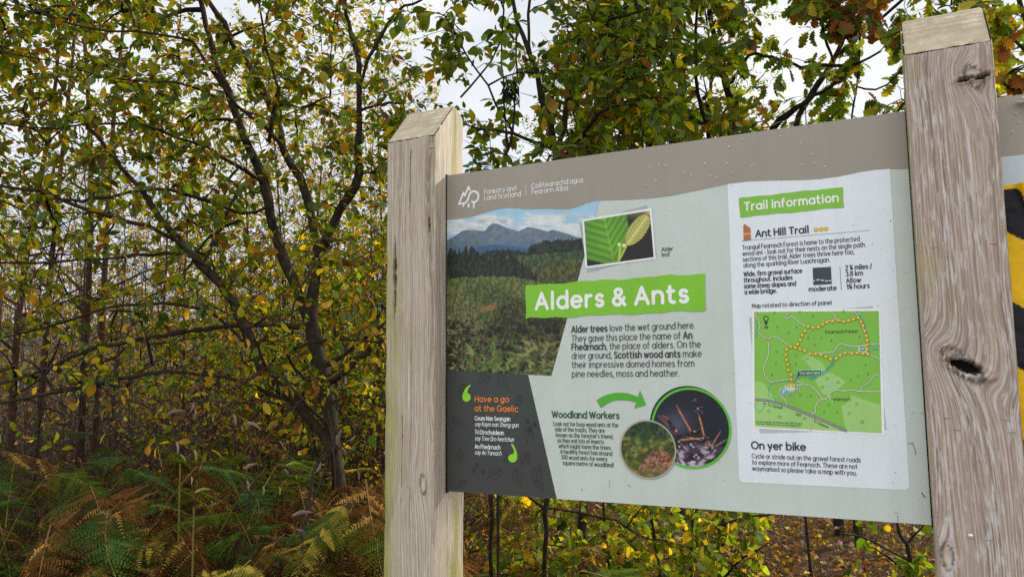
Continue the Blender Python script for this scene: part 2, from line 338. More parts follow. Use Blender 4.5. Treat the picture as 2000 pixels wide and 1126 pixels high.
# ------------------------------------------------------------------ the information panel
PX1 = W0-.0006
info = empty('information_panel', (0, 0, 0)); tag(info, 'large printed trail information board about alders and ants, set between two timber posts', 'information board')
def slab(name, x0, x1, z0, z1, th, parent, mat_):
    b = .0008
    V = [(x0, 0, z0), (x1, 0, z0), (x1, 0, z1), (x0, 0, z1), (x0, th, z0), (x1, th, z0), (x1, th, z1), (x0, th, z1)]
    F = [(0, 1, 2, 3), (5, 4, 7, 6), (4, 5, 1, 0), (3, 2, 6, 7), (4, 0, 3, 7), (1, 5, 6, 2)]
    return mesh_np(name, V, F, mat_, parent)
class Art:
    """Collects flat printed shapes in the panel's plane; y steps towards the viewer per layer."""
    def __init__(s): s.V = []; s.F = []; s.C = []; s.k = 0
    def put(s, pts, faces, col, y):
        b = len(s.V)
        s.V += [(p[0], y, p[1]) for p in pts]; s.C += [tuple(col)]*len(pts); s.F += [tuple(b+i for i in f) for f in faces]
    def y(s, lay): s.k += 1; return -(lay*.00022 + (s.k % 10)*.00002)
    def poly(s, pts, col, lay): s.put(pts, [tuple(range(len(pts)))], pc(col), s.y(lay))
    def px(s, pts, col, lay): s.poly([pan(*q) for q in pts], col, lay)
    def disc(s, c, r, col, lay, n=24, ry=None):
        s.poly([(c[0]+r*cos(a), c[1]+(ry or r)*sin(a)) for a in np.linspace(0, 2*pi, n, endpoint=False)], col, lay)
    def ring(s, c, r0, r1, col, lay, n=64):
        a = np.linspace(0, 2*pi, n, endpoint=False)
        pts = [(c[0]+r0*cos(t), c[1]+r0*sin(t)) for t in a]+[(c[0]+r1*cos(t), c[1]+r1*sin(t)) for t in a]
        s.put(pts, [(i, (i+1) % n, n+(i+1) % n, n+i) for i in range(n)], pc(col), s.y(lay))
    def stroke(s, pts, wd, col, lay, cap=True):
        P = np.array(pts, float)
        if len(P) > 2:                                    # sharp corners: separate round-ended strokes, so no ribbon folds over itself
            P = P[np.concatenate([[True], np.hypot(*np.diff(P, axis=0).T) > 1e-7])]
            D_ = np.diff(P, axis=0); D_ /= np.linalg.norm(D_, axis=1)[:, None]
            cut = [0]+[i+1 for i in range(len(D_)-1) if D_[i] @ D_[i+1] < .6]+[len(P)-1]
            if len(cut) > 2:
                for a, b in zip(cut[:-1], cut[1:]): s.stroke(P[a:b+1], wd, col, lay, cap)
                return
        P = np.array(pts, float); keep = np.ones(len(P), bool); keep[1:] = np.hypot(*np.diff(P, axis=0).T) > 1e-7; P = P[keep]
        if len(P) == 1:
            s.disc(P[0], wd*.62, col, lay, 10); return
        closed = np.hypot(*(P[0]-P[-1])) < 1e-6
        T = np.diff(P, axis=0); T /= np.linalg.norm(T, axis=1)[:, None]
        Tn = np.empty_like(P); sc = np.ones(len(P))
        Tn[0] = T[0]; Tn[-1] = T[-1]
        if closed: Tn[0] = Tn[-1] = T[0]+T[-1]
        if len(P) > 2: Tn[1:-1] = T[:-1]+T[1:]
        ln = np.linalg.norm(Tn, axis=1); bad = ln < .3; Tn[bad] = (T[np.minimum(np.arange(len(P)), len(T)-1)])[bad]; ln = np.linalg.norm(Tn, axis=1)
        Tn /= ln[:, None]
        for i in range(1, len(P)-1): sc[i] = min(1.6, 1/max(.3, abs(Tn[i] @ T[i])))
        Nn = np.stack([-Tn[:, 1], Tn[:, 0]], 1)*(sc*wd/2)[:, None]
        A = P+Nn; B = P-Nn; n = len(P); y = s.y(lay)
        pts2 = list(map(tuple, A))+list(map(tuple, B)); F = [(i, n+i, n+i+1, i+1) for i in range(n-1)]
        if cap and not closed:
            for (e, sg, ia, ib) in ((0, -1, 0, n), (n-1, 1, n-1, 2*n-1)):
                a0 = math.atan2(*(Nn[e][::-1]))
                base = len(pts2); pts2 += [(P[e][0]+wd/2*cos(a0-sg*t), P[e][1]+wd/2*sin(a0-sg*t)) for t in (pi/4, pi/2, 3*pi/4)]
                f = (ia, base, base+1, base+2, ib); F.append(f if sg > 0 else f[::-1])
        s.put(pts2, F, pc(col), y)
    def sdf(s, strokes, col, lay, cell):
        """Fills the union of round-ended strokes [(points, width)] with one flat, non-overlapping sheet."""
        A_, B_, Hw = [], [], []
        for P, wd in strokes:
            P = np.asarray(P, float)
            if len(P) == 1: P = np.vstack([P, P+1e-7]); wd *= 1.24
            A_.append(P[:-1]); B_.append(P[1:]); Hw.append(np.full(len(P)-1, wd/2))
        A_ = np.concatenate(A_); B_ = np.concatenate(B_); Hw = np.concatenate(Hw); m = Hw.max()+cell*1.5
        lo = np.minimum(A_.min(0), B_.min(0))-m; hi = np.maximum(A_.max(0), B_.max(0))+m
        nx, ny = (np.ceil((hi-lo)/cell)+1).astype(int)
        gx, gy = np.meshgrid(lo[0]+np.arange(nx)*cell, lo[1]+np.arange(ny)*cell); G = np.stack([gx.ravel(), gy.ravel()], 1)
        d = np.full(len(G), 1e9)
        for a, b, h in zip(A_, B_, Hw):
            ab = b-a; t_ = np.clip(((G-a) @ ab)/max(ab @ ab, 1e-16), 0, 1); d = np.minimum(d, np.hypot(G[:, 0]-a[0]-t_*ab[0], G[:, 1]-a[1]-t_*ab[1])-h)
        d = d.reshape(ny, nx); d = np.where(np.abs(d) < 1e-9, 1e-9, d); ins = d < 0
        cnt = ins[:-1, :-1].astype(int)+ins[1:, :-1]+ins[:-1, 1:]+ins[1:, 1:]
        pts = []; faces = []; X0, Y0 = lo
        for j in range(ny-1):
            row = cnt[j]
            if not row.any(): continue
            i = 0
            while i < nx-1:
                c = row[i]
                if c == 4:
                    k = i
                    while k < nx-1 and row[k] == 4: k += 1
                    b = len(pts); x0, x1, y0_, y1_ = X0+i*cell, X0+k*cell, Y0+j*cell, Y0+(j+1)*cell
                    pts += [(x0, y0_), (x1, y0_), (x1, y1_), (x0, y1_)]; faces.append((b, b+1, b+2, b+3)); i = k; continue
                if c:
                    cor = ((i, j), (i+1, j), (i+1, j+1), (i, j+1)); f = []
                    for q in range(4):
                        p_, n_ = cor[q], cor[(q+1) % 4]; dp, dn = d[p_[1], p_[0]], d[n_[1], n_[0]]
                        if dp < 0: f.append((X0+p_[0]*cell, Y0+p_[1]*cell))
                        if (dp < 0) != (dn < 0):
                            t_ = dp/(dp-dn); f.append((X0+(p_[0]+(n_[0]-p_[0])*t_)*cell, Y0+(p_[1]+(n_[1]-p_[1])*t_)*cell))
                    if len(f) > 2: b = len(pts); pts += f; faces.append(tuple(range(b, b+len(f))))
                i += 1
        s.put(pts, faces, pc(col), s.y(lay))
    def build(s, name, parent=None, label=None):
        C = np.array(s.C)
        o = mesh_np(name, s.V, s.F, M_PRINT, parent or info, {'Col': ('FLOAT_COLOR', C)})
        if label: o['label'] = label
        return o
# --- a monoline rounded alphabet drawn with strokes
def A(cx, cy, rx, ry, a0, a1): return ('a', cx, cy, rx, ry, a0, a1)
_o = [A(.33, .35, .33, .35, 0, 360)]
GL = {
 'a': (.66, [_o, [(.66, .70), (.66, 0)]]), 'b': (.66, [[(0, 1.05), (0, 0)], _o]), 'c': (.58, [[A(.35, .35, .35, .35, 48, 312)]]),
 'd': (.66, [_o, [(.66, 1.05), (.66, 0)]]), 'e': (.66, [[(.02, .36), (.66, .36), A(.33, .35, .33, .35, 3, 312)]]),
 'f': (.38, [[(.12, 0), (.12, .85), A(.32, .85, .2, .2, 180, 85)], [(0, .66), (.36, .66)]]),
 'g': (.66, [_o, [(.66, .70), (.66, .0), A(.34, -.02, .32, .28, 0, -150)]]),
 'h': (.58, [[(0, 1.05), (0, 0)], [(0, .40), A(.29, .40, .29, .30, 180, 0), (.58, 0)]]),
 'i': (0, [[(0, .7), (0, 0)], [(0, .97)]]), 'j': (.1, [[(.1, .7), (.1, -.15), A(-.06, -.15, .16, .16, 0, -80)], [(.1, .97)]]),
 'k': (.5, [[(0, 1.05), (0, 0)], [(.46, .68), (.03, .30)], [(.18, .43), (.5, 0)]]), 'l': (0, [[(0, 1.05), (0, 0)]]),
 'm': (.98, [[(0, .7), (0, 0)], [(0, .44), A(.245, .44, .245, .26, 180, 0), (.49, 0)], [(.49, .44), A(.735, .44, .245, .26, 180, 0), (.98, 0)]]),
 'n': (.58, [[(0, .7), (0, 0)], [(0, .40), A(.29, .40, .29, .30, 180, 0), (.58, 0)]]), 'o': (.66, [_o]),
 'p': (.66, [[(0, .7), (0, -.32)], _o]), 'q': (.66, [_o, [(.66, .7), (.66, -.32)]]),
 'r': (.34, [[(0, .7), (0, 0)], [(0, .36), A(.28, .36, .28, .33, 180, 78)]]),
 's': (.46, [[A(.24, .525, .20, .175, 30, 270), A(.24, .175, .22, .175, 90, -150)]]),
 't': (.40, [[(.13, .95), (.13, .2), A(.32, .2, .19, .2, 180, 290)], [(0, .68), (.36, .68)]]),
 'u': (.58, [[(0, .7), (0, .3), A(.29, .3, .29, .3, 180, 360), (.58, .7)], [(.58, .7), (.58, 0)]]),
 'v': (.54, [[(0, .7), (.27, 0), (.54, .7)]]), 'w': (.86, [[(0, .7), (.22, 0), (.43, .66), (.64, 0), (.86, .7)]]),
 'x': (.5, [[(0, .7), (.5, 0)], [(.5, .7), (0, 0)]]), 'y': (.56, [[(0, .7), (.29, .03)], [(.56, .7), (.17, -.32)]]), 'z': (.48, [[(0, .7), (.48, .7), (0, 0), (.48, 0)]]),
 'A': (.8, [[(0, 0), (.4, 1), (.8, 0)], [(.14, .33), (.66, .33)]]), 'B': (.6, [[(0, 0), (0, 1), (.3, 1), A(.3, .76, .25, .24, 90, -90), (0, .52), (.34, .52), A(.34, .26, .26, .26, 90, -90), (0, 0)]]),
 'C': (.84, [[A(.48, .5, .48, .5, 45, 315)]]), 'D': (.74, [[(0, 0), (0, 1), (.28, 1), A(.28, .5, .46, .5, 90, -90), (0, 0)]]),
 'E': (.52, [[(.52, 1), (0, 1), (0, 0), (.52, 0)], [(0, .52), (.46, .52)]]), 'F': (.52, [[(.52, 1), (0, 1), (0, 0)], [(0, .52), (.46, .52)]]),
 'G': (.92, [[A(.48, .5, .48, .5, 45, 350), (.94, .45), (.56, .45)]]), 'H': (.68, [[(0, 1), (0, 0)], [(.68, 1), (.68, 0)], [(0, .52), (.68, .52)]]), 'I': (0, [[(0, 1), (0, 0)]]),
 'K': (.6, [[(0, 1), (0, 0)], [(.56, 1), (.03, .45)], [(.2, .62), (.6, 0)]]), 'L': (.48, [[(0, 1), (0, 0), (.48, 0)]]),
 'M': (.84, [[(0, 0), (.06, 1), (.42, .3), (.78, 1), (.84, 0)]]), 'N': (.7, [[(0, 0), (0, 1), (.7, 0), (.7, 1)]]), 'O': (.98, [[A(.49, .5, .49, .5, 0, 360)]]),
 'P': (.56, [[(0, 0), (0, 1), (.28, 1), A(.28, .73, .28, .27, 90, -90), (0, .46)]]), 'R': (.58, [[(0, 0), (0, 1), (.28, 1), A(.28, .73, .28, .27, 90, -90), (0, .46)], [(.26, .46), (.58, 0)]]),
 'S': (.58, [[A(.30, .75, .26, .25, 30, 270), A(.30, .25, .28, .25, 90, -150)]]), 'T': (.66, [[(0, 1), (.66, 1)], [(.33, 1), (.33, 0)]]),
 'U': (.68, [[(0, 1), (0, .34), A(.34, .34, .34, .34, 180, 360), (.68, 1)]]), 'W': (1.1, [[(0, 1), (.28, 0), (.55, .94), (.82, 0), (1.1, 1)]]), 'Y': (.7, [[(0, 1), (.35, .46), (.7, 1)], [(.35, .46), (.35, 0)]]),
 '0': (.6, [[A(.3, .5, .3, .5, 0, 360)]]), '1': (.24, [[(0, .8), (.2, 1), (.2, 0)]]), '2': (.54, [[A(.27, .72, .26, .28, 165, -30), (0, 0), (.54, 0)]]),
 '3': (.54, [[A(.26, .75, .24, .25, 150, -90), ], [A(.26, .25, .27, .26, 90, -150)]]), '4': (.6, [[(.45, 0), (.45, 1), (0, .28), (.6, .28)]]),
 '5': (.54, [[(.5, 1), (.08, 1), (.04, .56), A(.26, .32, .28, .32, 120, -150)]]), '8': (.56, [[A(.28, .76, .23, .24, 0, 360)], [A(.28, .26, .28, .26, 0, 360)]]), '9': (.56, [[A(.28, .68, .28, .32, 0, 360)], [(.56, .68), (.3, 0)]]),
 '.': (.05, [[(.02, .03)]]), ',': (.08, [[(.05, .04), (.0, -.16)]]), '!': (0, [[(0, 1), (0, .3)], [(0, .03)]]), "'": (.05, [[(.05, 1.02), (.02, .82)]]), '-': (.3, [[(0, .34), (.3, .34)]]), '/': (.4, [[(0, -.1), (.4, 1.05)]]),
 '(': (.2, [[A(.45, .42, .42, .65, 130, 230)]]), ')': (.2, [[A(-.2, .42, .42, .65, 50, -50)]]), '[': (.2, [[(.2, 1.05), (0, 1.05), (0, -.2), (.2, -.2)]]), ']': (.2, [[(0, 1.05), (.2, 1.05), (.2, -.2), (0, -.2)]]),
 '&': (.78, [[(.76, 0), (.19, .68), A(.35, .80, .21, .20, 200, -30)], [(.53, .70), (.42, .58), (.13, .44)], [A(.30, .25, .28, .25, 128, 285), (.55, .16), (.72, .44)]]),
 '©': (1.0, [[A(.5, .5, .5, .5, 0, 360)], [A(.5, .5, .24, .24, 50, 310)]]),
 '¼': (.72, [[(0, .9), (.12, 1), (.12, .55)], [(.05, .05), (.62, 1)], [(.6, 0), (.6, .45), (.38, .13), (.7, .13)]]),
 '½': (.72, [[(0, .9), (.12, 1), (.12, .55)], [(.05, .05), (.62, 1)], [A(.56, .33, .12, .12, 165, -30), (.42, 0), (.7, 0)]]),
 'à': (.66, [_o, [(.66, .70), (.66, 0)], [(.24, 1.06), (.40, .88)]]),
}
def glyph_pts(st, seg):
    P = []
    for it in st:
        if it[0] == 'a':
            _, cx, cy_, rx, ry, a0, a1 = it; k = max(3, int(abs(a1-a0)/360*seg))
            P += [(cx+rx*cos(radians(a0+(a1-a0)*i/k)), cy_+ry*sin(radians(a0+(a1-a0)*i/k))) for i in range(k+1)]
        else: P.append(it)
    return np.array(P, float)
def text(art, s, px, py, pxe, h, col, lay=6, wt=.12, bold=.19, pye=None, shear=0.0, seg=14, track=.25):
    """One line of lettering: baseline starts at photo pixel (px, py), ends at pxe; h = capital height in photo pixels. *..* is bold."""
    a = pan(px, py)
    if pye is None:                                       # level line: find the end where the level through a meets column pxe
        lo, hi = py-400, py+400
        for _ in range(40):
            mid = (lo+hi)/2
            if pan(pxe, mid)[1] > a[1]: lo = mid
            else: hi = mid
        b = pan(pxe, lo)
    else: b = pan(pxe, pye)
    H = np.linalg.norm(pan(px, py-h)-a)
    dirv = (b-a)/np.linalg.norm(b-a); up = np.array([-dirv[1], dirv[0]])
    x = 0; items = []; bd = False
    for ch in s:
        if ch == '*': bd = not bd; continue
        if ch == ' ': x += .36; continue
        wdt, sts = GL[ch]
        if wdt < .12 and ch in 'liI!': x += .045
        items.append((x, ch, bd)); x += wdt+track+(.03 if bd else 0)+(.045 if wdt < .12 and ch in 'liI!' else 0)
    tot = x-track; sx = np.linalg.norm(b-a)/tot
    for (x, ch, bd) in items:
        sk = []; wq = (bold if bd else wt)*H
        for st in GL[ch][1]:
            P = glyph_pts(st, seg); X = (P[:, 0]+x)*sx; Y = P[:, 1]*H; X = X+shear*Y
            Q = a+X[:, None]*dirv+Y[:, None]*up
            sk.append((Q, wq))
        art.sdf(sk, col, lay, wq/(3.0 if H < .012 else 5.0))
def wavy(corners, amp, n=(26, 3), seed=1):
    """Torn-paper banner: corners TL, TR, BR, BL in photo pixels."""
    r_ = np.random.default_rng(seed); c = [pan(*q) for q in corners]; pts = []
    for e in range(4):
        p, q = c[e], c[(e+1) % 4]; k = n[0] if e % 2 == 0 else n[1]; d = q-p; nn = np.array([d[1], -d[0]])/np.linalg.norm(d)
        ph = r_.uniform(0, 6)
        for i in range(k):
            t_ = i/k; wv_ = (sin(t_*k*.55*2+ph)*.5+sin(t_*k*.23*2+ph*2)*.6+r_.normal()*.15)*amp*(1 if 0 < i else .2)
            pts.append(p+d*t_+nn*wv_)
    return pts
# the board
slab('board', .0006, PX1, GZ, GZ+.8050, .0055, info, M_BOARD)
bz = Art()
WAVE = [(871, 429.5), (893, 428), (915.5, 425), (935, 419), (956, 413), (972, 408.5), (990, 405.8), (1012, 407), (1037, 409), (1065, 407.5), (1090, 408.6), (1112, 408.2), (1130, 404), (1146, 397), (1162, 392.5), (1180, 391), (1230, 389.5), (1270, 387), (1310, 382), (1350, 374), (1390, 365.5), (1421, 359), (1460, 354.5), (1510, 352.5), (1560, 352), (1600, 350), (1640, 344.5), (1680, 336), (1710, 331.5), (1738, 329.5), (1780, 329)]
wv = [pan(*q) for q in WAVE]; wv[0][0] = .0008; wv[-1][0] = PX1-.0002
zt_, zb_ = GZ+.8046, GZ+.0004
c5 = pan(1087.6, 973); c4 = pan(1031.6, 731)
bz.poly([(.0008, zb_)] + [(PX1-.0002, zb_), (PX1-.0002, zt_), (.0008, zt_)], (186, 195, 189), 1)
bz.build('grey_print', info)
hb = Art(); hb.poly([(.0008, zt_)]+wv+[(PX1-.0002, zt_)], (146, 140, 129), 5); hb.build('header_band', info, 'taupe band with a wavy lower edge along the top of the board')
# white trail card
cw = [q for q, p in zip(wv, WAVE) if 1415 < p[0] < 1742]
bl, br = pan(1443.5, 940.5), pan(1776.5, 956.5); rr = .008
cd_ = [cw[i]+np.array([0, .002]) for i in range(len(cw))]
cd_ += [br+np.array([0, rr]), br+np.array([-rr*.3, rr*.3]), br+np.array([-rr, 0]), bl+np.array([rr, 0]), bl+np.array([rr*.3, rr*.3]), bl+np.array([0, rr])]
card = Art(); card.poly(cd_, (213, 220, 225), 3); card.build('trail_card', info, 'white card area carrying the trail details and map')
# dark strips standing in for the shadow gap at both posts
M_BLK = plain('shadow_gap_black', (.012, .012, .012), .6)
for (xa, xb) in ((.0002, .0030), (PX1-.0022, PX1-.0002)):
    V = [(xa, -.0035, GZ-.003), (xb, -.0035, GZ-.003), (xb, -.0035, GZ+.8075), (xa, -.0035, GZ+.8075), (xa, .0085, GZ-.003), (xb, .0085, GZ-.003), (xb, .0085, GZ+.8075), (xa, .0085, GZ+.8075)]
    mesh_np('shadow_gap_strip', V, [(0, 1, 2, 3), (5, 4, 7, 6), (4, 5, 1, 0), (3, 2, 6, 7), (4, 0, 3, 7), (1, 5, 6, 2)], M_BLK, info)
# header lettering and emblem
WHT = (222, 226, 230)
lg = Art(); lq = lambda x, y: pan(885+x/13.333, 350+y/13.333)
sw = np.linalg.norm(lq(0, 0)-lq(0, 48))
def curve(pts, n=8):
    P = np.array(pts, float); out_ = []
    for i in range(len(P)-1):
        p0_, p1_, p2_, p3_ = P[max(i-1, 0)], P[i], P[i+1], P[min(i+2, len(P)-1)]
        for t_ in np.linspace(0, 1, n, endpoint=False):
            out_.append(.5*((2*p1_)+(-p0_+p2_)*t_+(2*p0_-5*p1_+4*p2_-p3_)*t_*t_+(-p0_+3*p1_-3*p2_+p3_)*t_**3))
    out_.append(P[-1]); return out_
LGS = [([lq(440, 272), lq(408, 196), lq(312, 430), lq(275, 352), lq(160, 645)], sw)]
LGS.append(([lq(160, 645)]+[lq(*q) for q in curve([(280, 628), (340, 605), (390, 530), (425, 420), (470, 345), (550, 315), (630, 350), (668, 440), (645, 530), (600, 580), (550, 598), (492, 585)])], sw))
for (a_0, a_1) in (((278, 650), (278, 700)), ((412, 645), (412, 720)), ((545, 605), (545, 738))): LGS.append(([lq(*a_0), lq(*a_1)], sw))
lg.sdf(LGS, WHT, 6, sw/5)
lg.build('emblem', info, 'white line emblem of a conifer and a broadleaf tree')
ht = Art()
text(ht, 'Forestry and', 946.8, 379.2, 1008, 9, WHT, wt=.115); text(ht, 'Land Scotland', 946.8, 391, 1017.5, 9, WHT, wt=.115)
text(ht, 'Coilltearachd agus', 1038.8, 368, 1139, 9, WHT, wt=.115); text(ht, 'Fearann Alba', 1039.2, 379.6, 1109.4, 9, WHT, wt=.115)
ht.stroke([pan(1027.5, 360.5), pan(1027.7, 381.5)], .0011, (200, 203, 204), 6); ht.build('header_lettering', info)
# title banner
tb = Art(); tb.poly(wavy([(1027, 557), (1376.5, 533.5), (1379, 606), (1027, 622)], .0022, (34, 5), 4), (120, 184, 44), 7)
tbo = tb.build('title_banner', info, 'bright green torn-edge banner with the title'); tl = Art()
text(tl, 'Alders & Ants', 1048, 603, 1343, 29.5, (226, 231, 238), 8, wt=.215, seg=30, track=.33); tl.build('lettering', tbo)
# body text
TX = (58, 60, 60); bt = Art()
for (s, x_, y_, e_) in (('*Alder trees* love the wet ground here.', 1117, 648.7, 1357), ('They gave this place the name of *An*', 1117, 666.6, 1352), ('*Fheàrnach*, the place of alders. On the', 1117.4, 683.2, 1368.5),
        ('drier ground, *Scottish wood ants* make', 1117.6, 700.2, 1370), ('their impressive domed homes from', 1117.8, 717.6, 1356), ('pine needles, moss and heather.', 1118, 735.3, 1327)):
    text(bt, s, x_, y_, e_, 12.0, TX, wt=.115, bold=.185)
bt.build('body_text', info)
al = Art(); text(al, 'Alder', 1292.8, 490.6, 1314.5, 7.6, (34, 84, 58), wt=.14); text(al, 'leaf', 1292.8, 500.8, 1308.6, 7.6, (34, 84, 58), wt=.14); al.build('photo_caption', info)
# dark box
gb = Art(); cL = pan(871, 722.3); gb.poly([(.0008, zb_), (c5[0], zb_), tuple(c4), tuple(pan(1031, 731.2)), (.0008, cL[1])], (60, 63, 61), 2)
r_ = np.random.default_rng(5)
for (lx, ly, ln, an) in ((935, 745, 30, .4), (990, 755, 32, 2.2), (1010, 790, 22, 1.2), (905, 830, 30, 2.6), (955, 930, 34, .5), (1015, 945, 32, 1.9), (1045, 940, 34, 1.3), (985, 900, 26, .3), (900, 900, 26, 1.7), (1030, 860, 30, 1.4), (900, 770, 24, 1.2), (1060, 955, 24, 2.2), (1020, 905, 28, 1.0), (895, 950, 22, .6)):
    o0 = np.array(pan(lx, ly)); sc_ = ln*.00125; dv = np.array([cos(an), sin(an)]); nv = np.array([-dv[1], dv[0]])
    tt = np.linspace(0, 1, 14)
    for sg in (-1, 1): gb.stroke([o0+dv*sc_*q+nv*sg*sc_*.34*sin(pi*q**.8) for q in tt], .0011, (46, 49, 47), 4, False)
    gb.stroke([o0-dv*sc_*.3, o0+dv*sc_], .0009, (47, 50, 48), 4, False)
    for q in (.25, .42, .58, .74):
        for sg in (-1, 1): gb.stroke([o0+dv*sc_*q, o0+dv*sc_*(q+.14)+nv*sg*sc_*.26*sin(pi*q)], .0007, (48, 51, 49), 4, False)
for (lx, ly) in ((1030, 822), (1044, 828), (1035, 838), (932, 908), (944, 921), (925, 918)): gb.disc(pan(lx, ly), .0052, (44, 47, 45), 4, 12, .0065)
gbo = gb.build('gaelic_box', info, 'charcoal box with faint leaf drawings')
gt = Art(); ORG = (226, 128, 48)
text(gt, 'Have a go', 928.4, 783.6, 994, 10.6, ORG, wt=.165); text(gt, 'at the Gaelic', 928.4, 801.8, 1012, 10.6, ORG, wt=.165)
for (s, y_, e_, it) in (('Ceum Nan Seangan', 819.8, 996.5, 0), ('say Kaym nan Sheng-gun', 831.2, 1012.4, 1), ('Tri Drochaidean', 846.7, 984.3, 0), ('say Tree Dro-heetchun', 858.8, 1003.5, 1), ('An Fheàrnach', 874.8, 977.3, 0), ('say An Yarnach', 886.2, 979.2, 1)):
    text(gt, s, 928.2, y_, e_, 8.0, (214, 218, 220), wt=.13 if it else .17, shear=.2 if it else 0)
GRN = (138, 200, 44)
q0 = lambda x, y: pan(860+x/3.129, 620+y/3.129)
gt.poly([q0(*q) for q in curve([(187, 408), (160, 425), (141, 460), (137, 490), (148, 508), (164, 512), (181, 504), (188, 486), (182, 468), (170, 460), (168, 448), (176, 428), (187, 416), (187, 408)], 4)[:-1]], GRN, 6)
gt.poly([q0(*q) for q in curve([(433, 772), (446, 772), (462, 800), (472, 838), (470, 864), (458, 879), (440, 883), (422, 872), (416, 854), (424, 838), (440, 832), (450, 826), (450, 806), (440, 786), (433, 772)], 4)[:-1]], GRN, 6)
gt.build('lettering', gbo)
# woodland workers
ww = Art(); DGR = (36, 82, 40)
text(ww, 'Woodland Workers', 1078.8, 814.2, 1209.2, 12, DGR, wt=.185)
for (s, x_, y_, e_) in (('Look out for busy wood ants at the', 1082, 830.2, 1207.6), ('side of the tracks. They are', 1084.2, 841, 1181), ("known as the forester's friend,", 1086.6, 852, 1197.6), ('as they eat lots of insects', 1089.2, 862.6, 1179.6), ('which might harm the trees.', 1092, 873.4, 1194), ('A healthy forest has around', 1095, 884.4, 1195.6), ('500 wood ants for every', 1097.2, 895.4, 1186), ('square metre of woodland!', 1099.8, 906.4, 1198.6)):
    text(ww, s, x_, y_, e_, 7.8, (56, 60, 58), wt=.135)
ww.build('side_text', info)
ar = Art(); q4 = lambda x, y: pan(1160+x/4.897, 720+y/4.897)
top = curve([(25, 297), (100, 255), (180, 232), (260, 225), (340, 236), (422, 264)], 5); bot = curve([(402, 318), (340, 302), (260, 296), (190, 304), (130, 330), (68, 371)], 5)
n_ = len(top); pts = [q4(*q) for q in top]+[q4(*q) for q in bot[::-1]]
ar.put(pts, [(i, i+1, n_+i+1, n_+i) for i in range(n_-1)], pc((78, 162, 42)), -.0015)
ar.poly([q4(442, 203), q4(500, 341), q4(388, 378)], (78, 162, 42), 6); ar.build('green_arrow', info)
# trail information
ti = Art(); ti.poly(wavy([(1443.3, 386.8), (1646, 365), (1648.8, 405), (1445.5, 424.4)], .0011, (26, 4), 9), (122, 180, 62), 6); tio = ti.build('trail_banner', info, 'small green torn-edge banner on the white card')
tt_ = Art(); text(tt_, 'Trail information', 1455, 411, 1637, 14.6, (224, 229, 232), 7, wt=.19, seg=20, track=.28); tt_.build('lettering', tio)
tx = Art(); DK = (46, 46, 54); q5 = lambda x, y: pan(1420+x/4.503, 350+y/4.503)
text(tx, 'Ant Hill Trail', 1476.6, 462.6, 1579, 12.6, DK, wt=.20, seg=18)
tx.stroke([q5(132, 543), q5(1250, 450)], .0007, (90, 84, 92), 5)
tx.poly([q5(*q) for q in ((147, 541), (144, 410), (149, 397), (160, 396), (205, 428), (208, 440), (211, 535))], (166, 108, 72), 5)
tx.poly([q5(*q) for q in ((146, 488), (146, 479), (209, 474), (209, 483))], (232, 190, 40), 6)
for (dx_, dy_) in ((784, 444), (828, 440), (871, 437)): tx.disc(q5(dx_, dy_), .0042, (96, 66, 30), 5, 20); tx.disc(q5(dx_, dy_), .0034, (246, 190, 24), 6, 20)
TD = (70, 70, 84)
for (s, x_, y_, e_) in (('Tranquil Fearnoch Forest is home to the protected', 1450.6, 487.6, 1678.7), ('wood ant - look out for their nests on the single path', 1451, 499.2, 1688.7), ('sections of this trail. Alder trees thrive here too,', 1451.4, 510.6, 1668), ('along the sparkling River Luachragan.', 1452.6, 522, 1620.8)):
    text(tx, s, x_, y_, e_, 8.4, TD, wt=.135)
for (s, x_, y_, e_) in (('Wide, firm gravel surface', 1453.2, 539.4, 1566.6), ('throughout. Includes', 1453.6, 551, 1547.7), ('some steep slopes and', 1454, 562.7, 1554.6), ('a wide bridge.', 1454.8, 574.2, 1517)):
    text(tx, s, x_, y_, e_, 8.4, (48, 48, 58), wt=.18)
tx.poly([q5(*q) for q in ((753, 778), (914, 769), (922, 920), (760, 930))], (58, 66, 74), 5)
for sg_ in (((758, 896), (772, 890)), ((788, 885), (815, 883)), ((828, 885), (850, 890)), ((862, 893), (886, 894)), ((898, 893), (918, 889))): tx.stroke([q5(*q) for q in sg_], .0019, (225, 229, 232), 6)
text(tx, 'moderate', 1580.6, 568.6, 1633.6, 8.4, (40, 40, 46), wt=.19)
tx.stroke([q5(993, 765), q5(1005, 968)], .0009, (120, 110, 128), 5)
for (s, x_, y_, e_) in (('2 ¼ miles /', 1652, 527, 1702.5), ('3.8 km', 1652.5, 538.8, 1685), ('Allow', 1653.2, 552, 1681.4), ('1½ hours', 1654.6, 563.9, 1698)): text(tx, s, x_, y_, e_, 8.8, (48, 48, 58), wt=.18)
text(tx, 'Map rotated to direction of panel', 1469.2, 600.9, 1624, 7.6, (44, 60, 58), wt=.15)
text(tx, 'On yer bike', 1468.4, 875, 1573.4, 13.4, DK, wt=.20, seg=18)
for (s, x_, y_, e_) in (('Cycle or stride out on the gravel forest roads', 1469, 893.3, 1681), ('to explore more of Fearnoch. These are not', 1469.6, 905.5, 1674.6), ('waymarked so please take a map with you.', 1470, 917.5, 1673)): text(tx, s, x_, y_, e_, 8.4, TD, wt=.14)
tx.build('card_text', info)
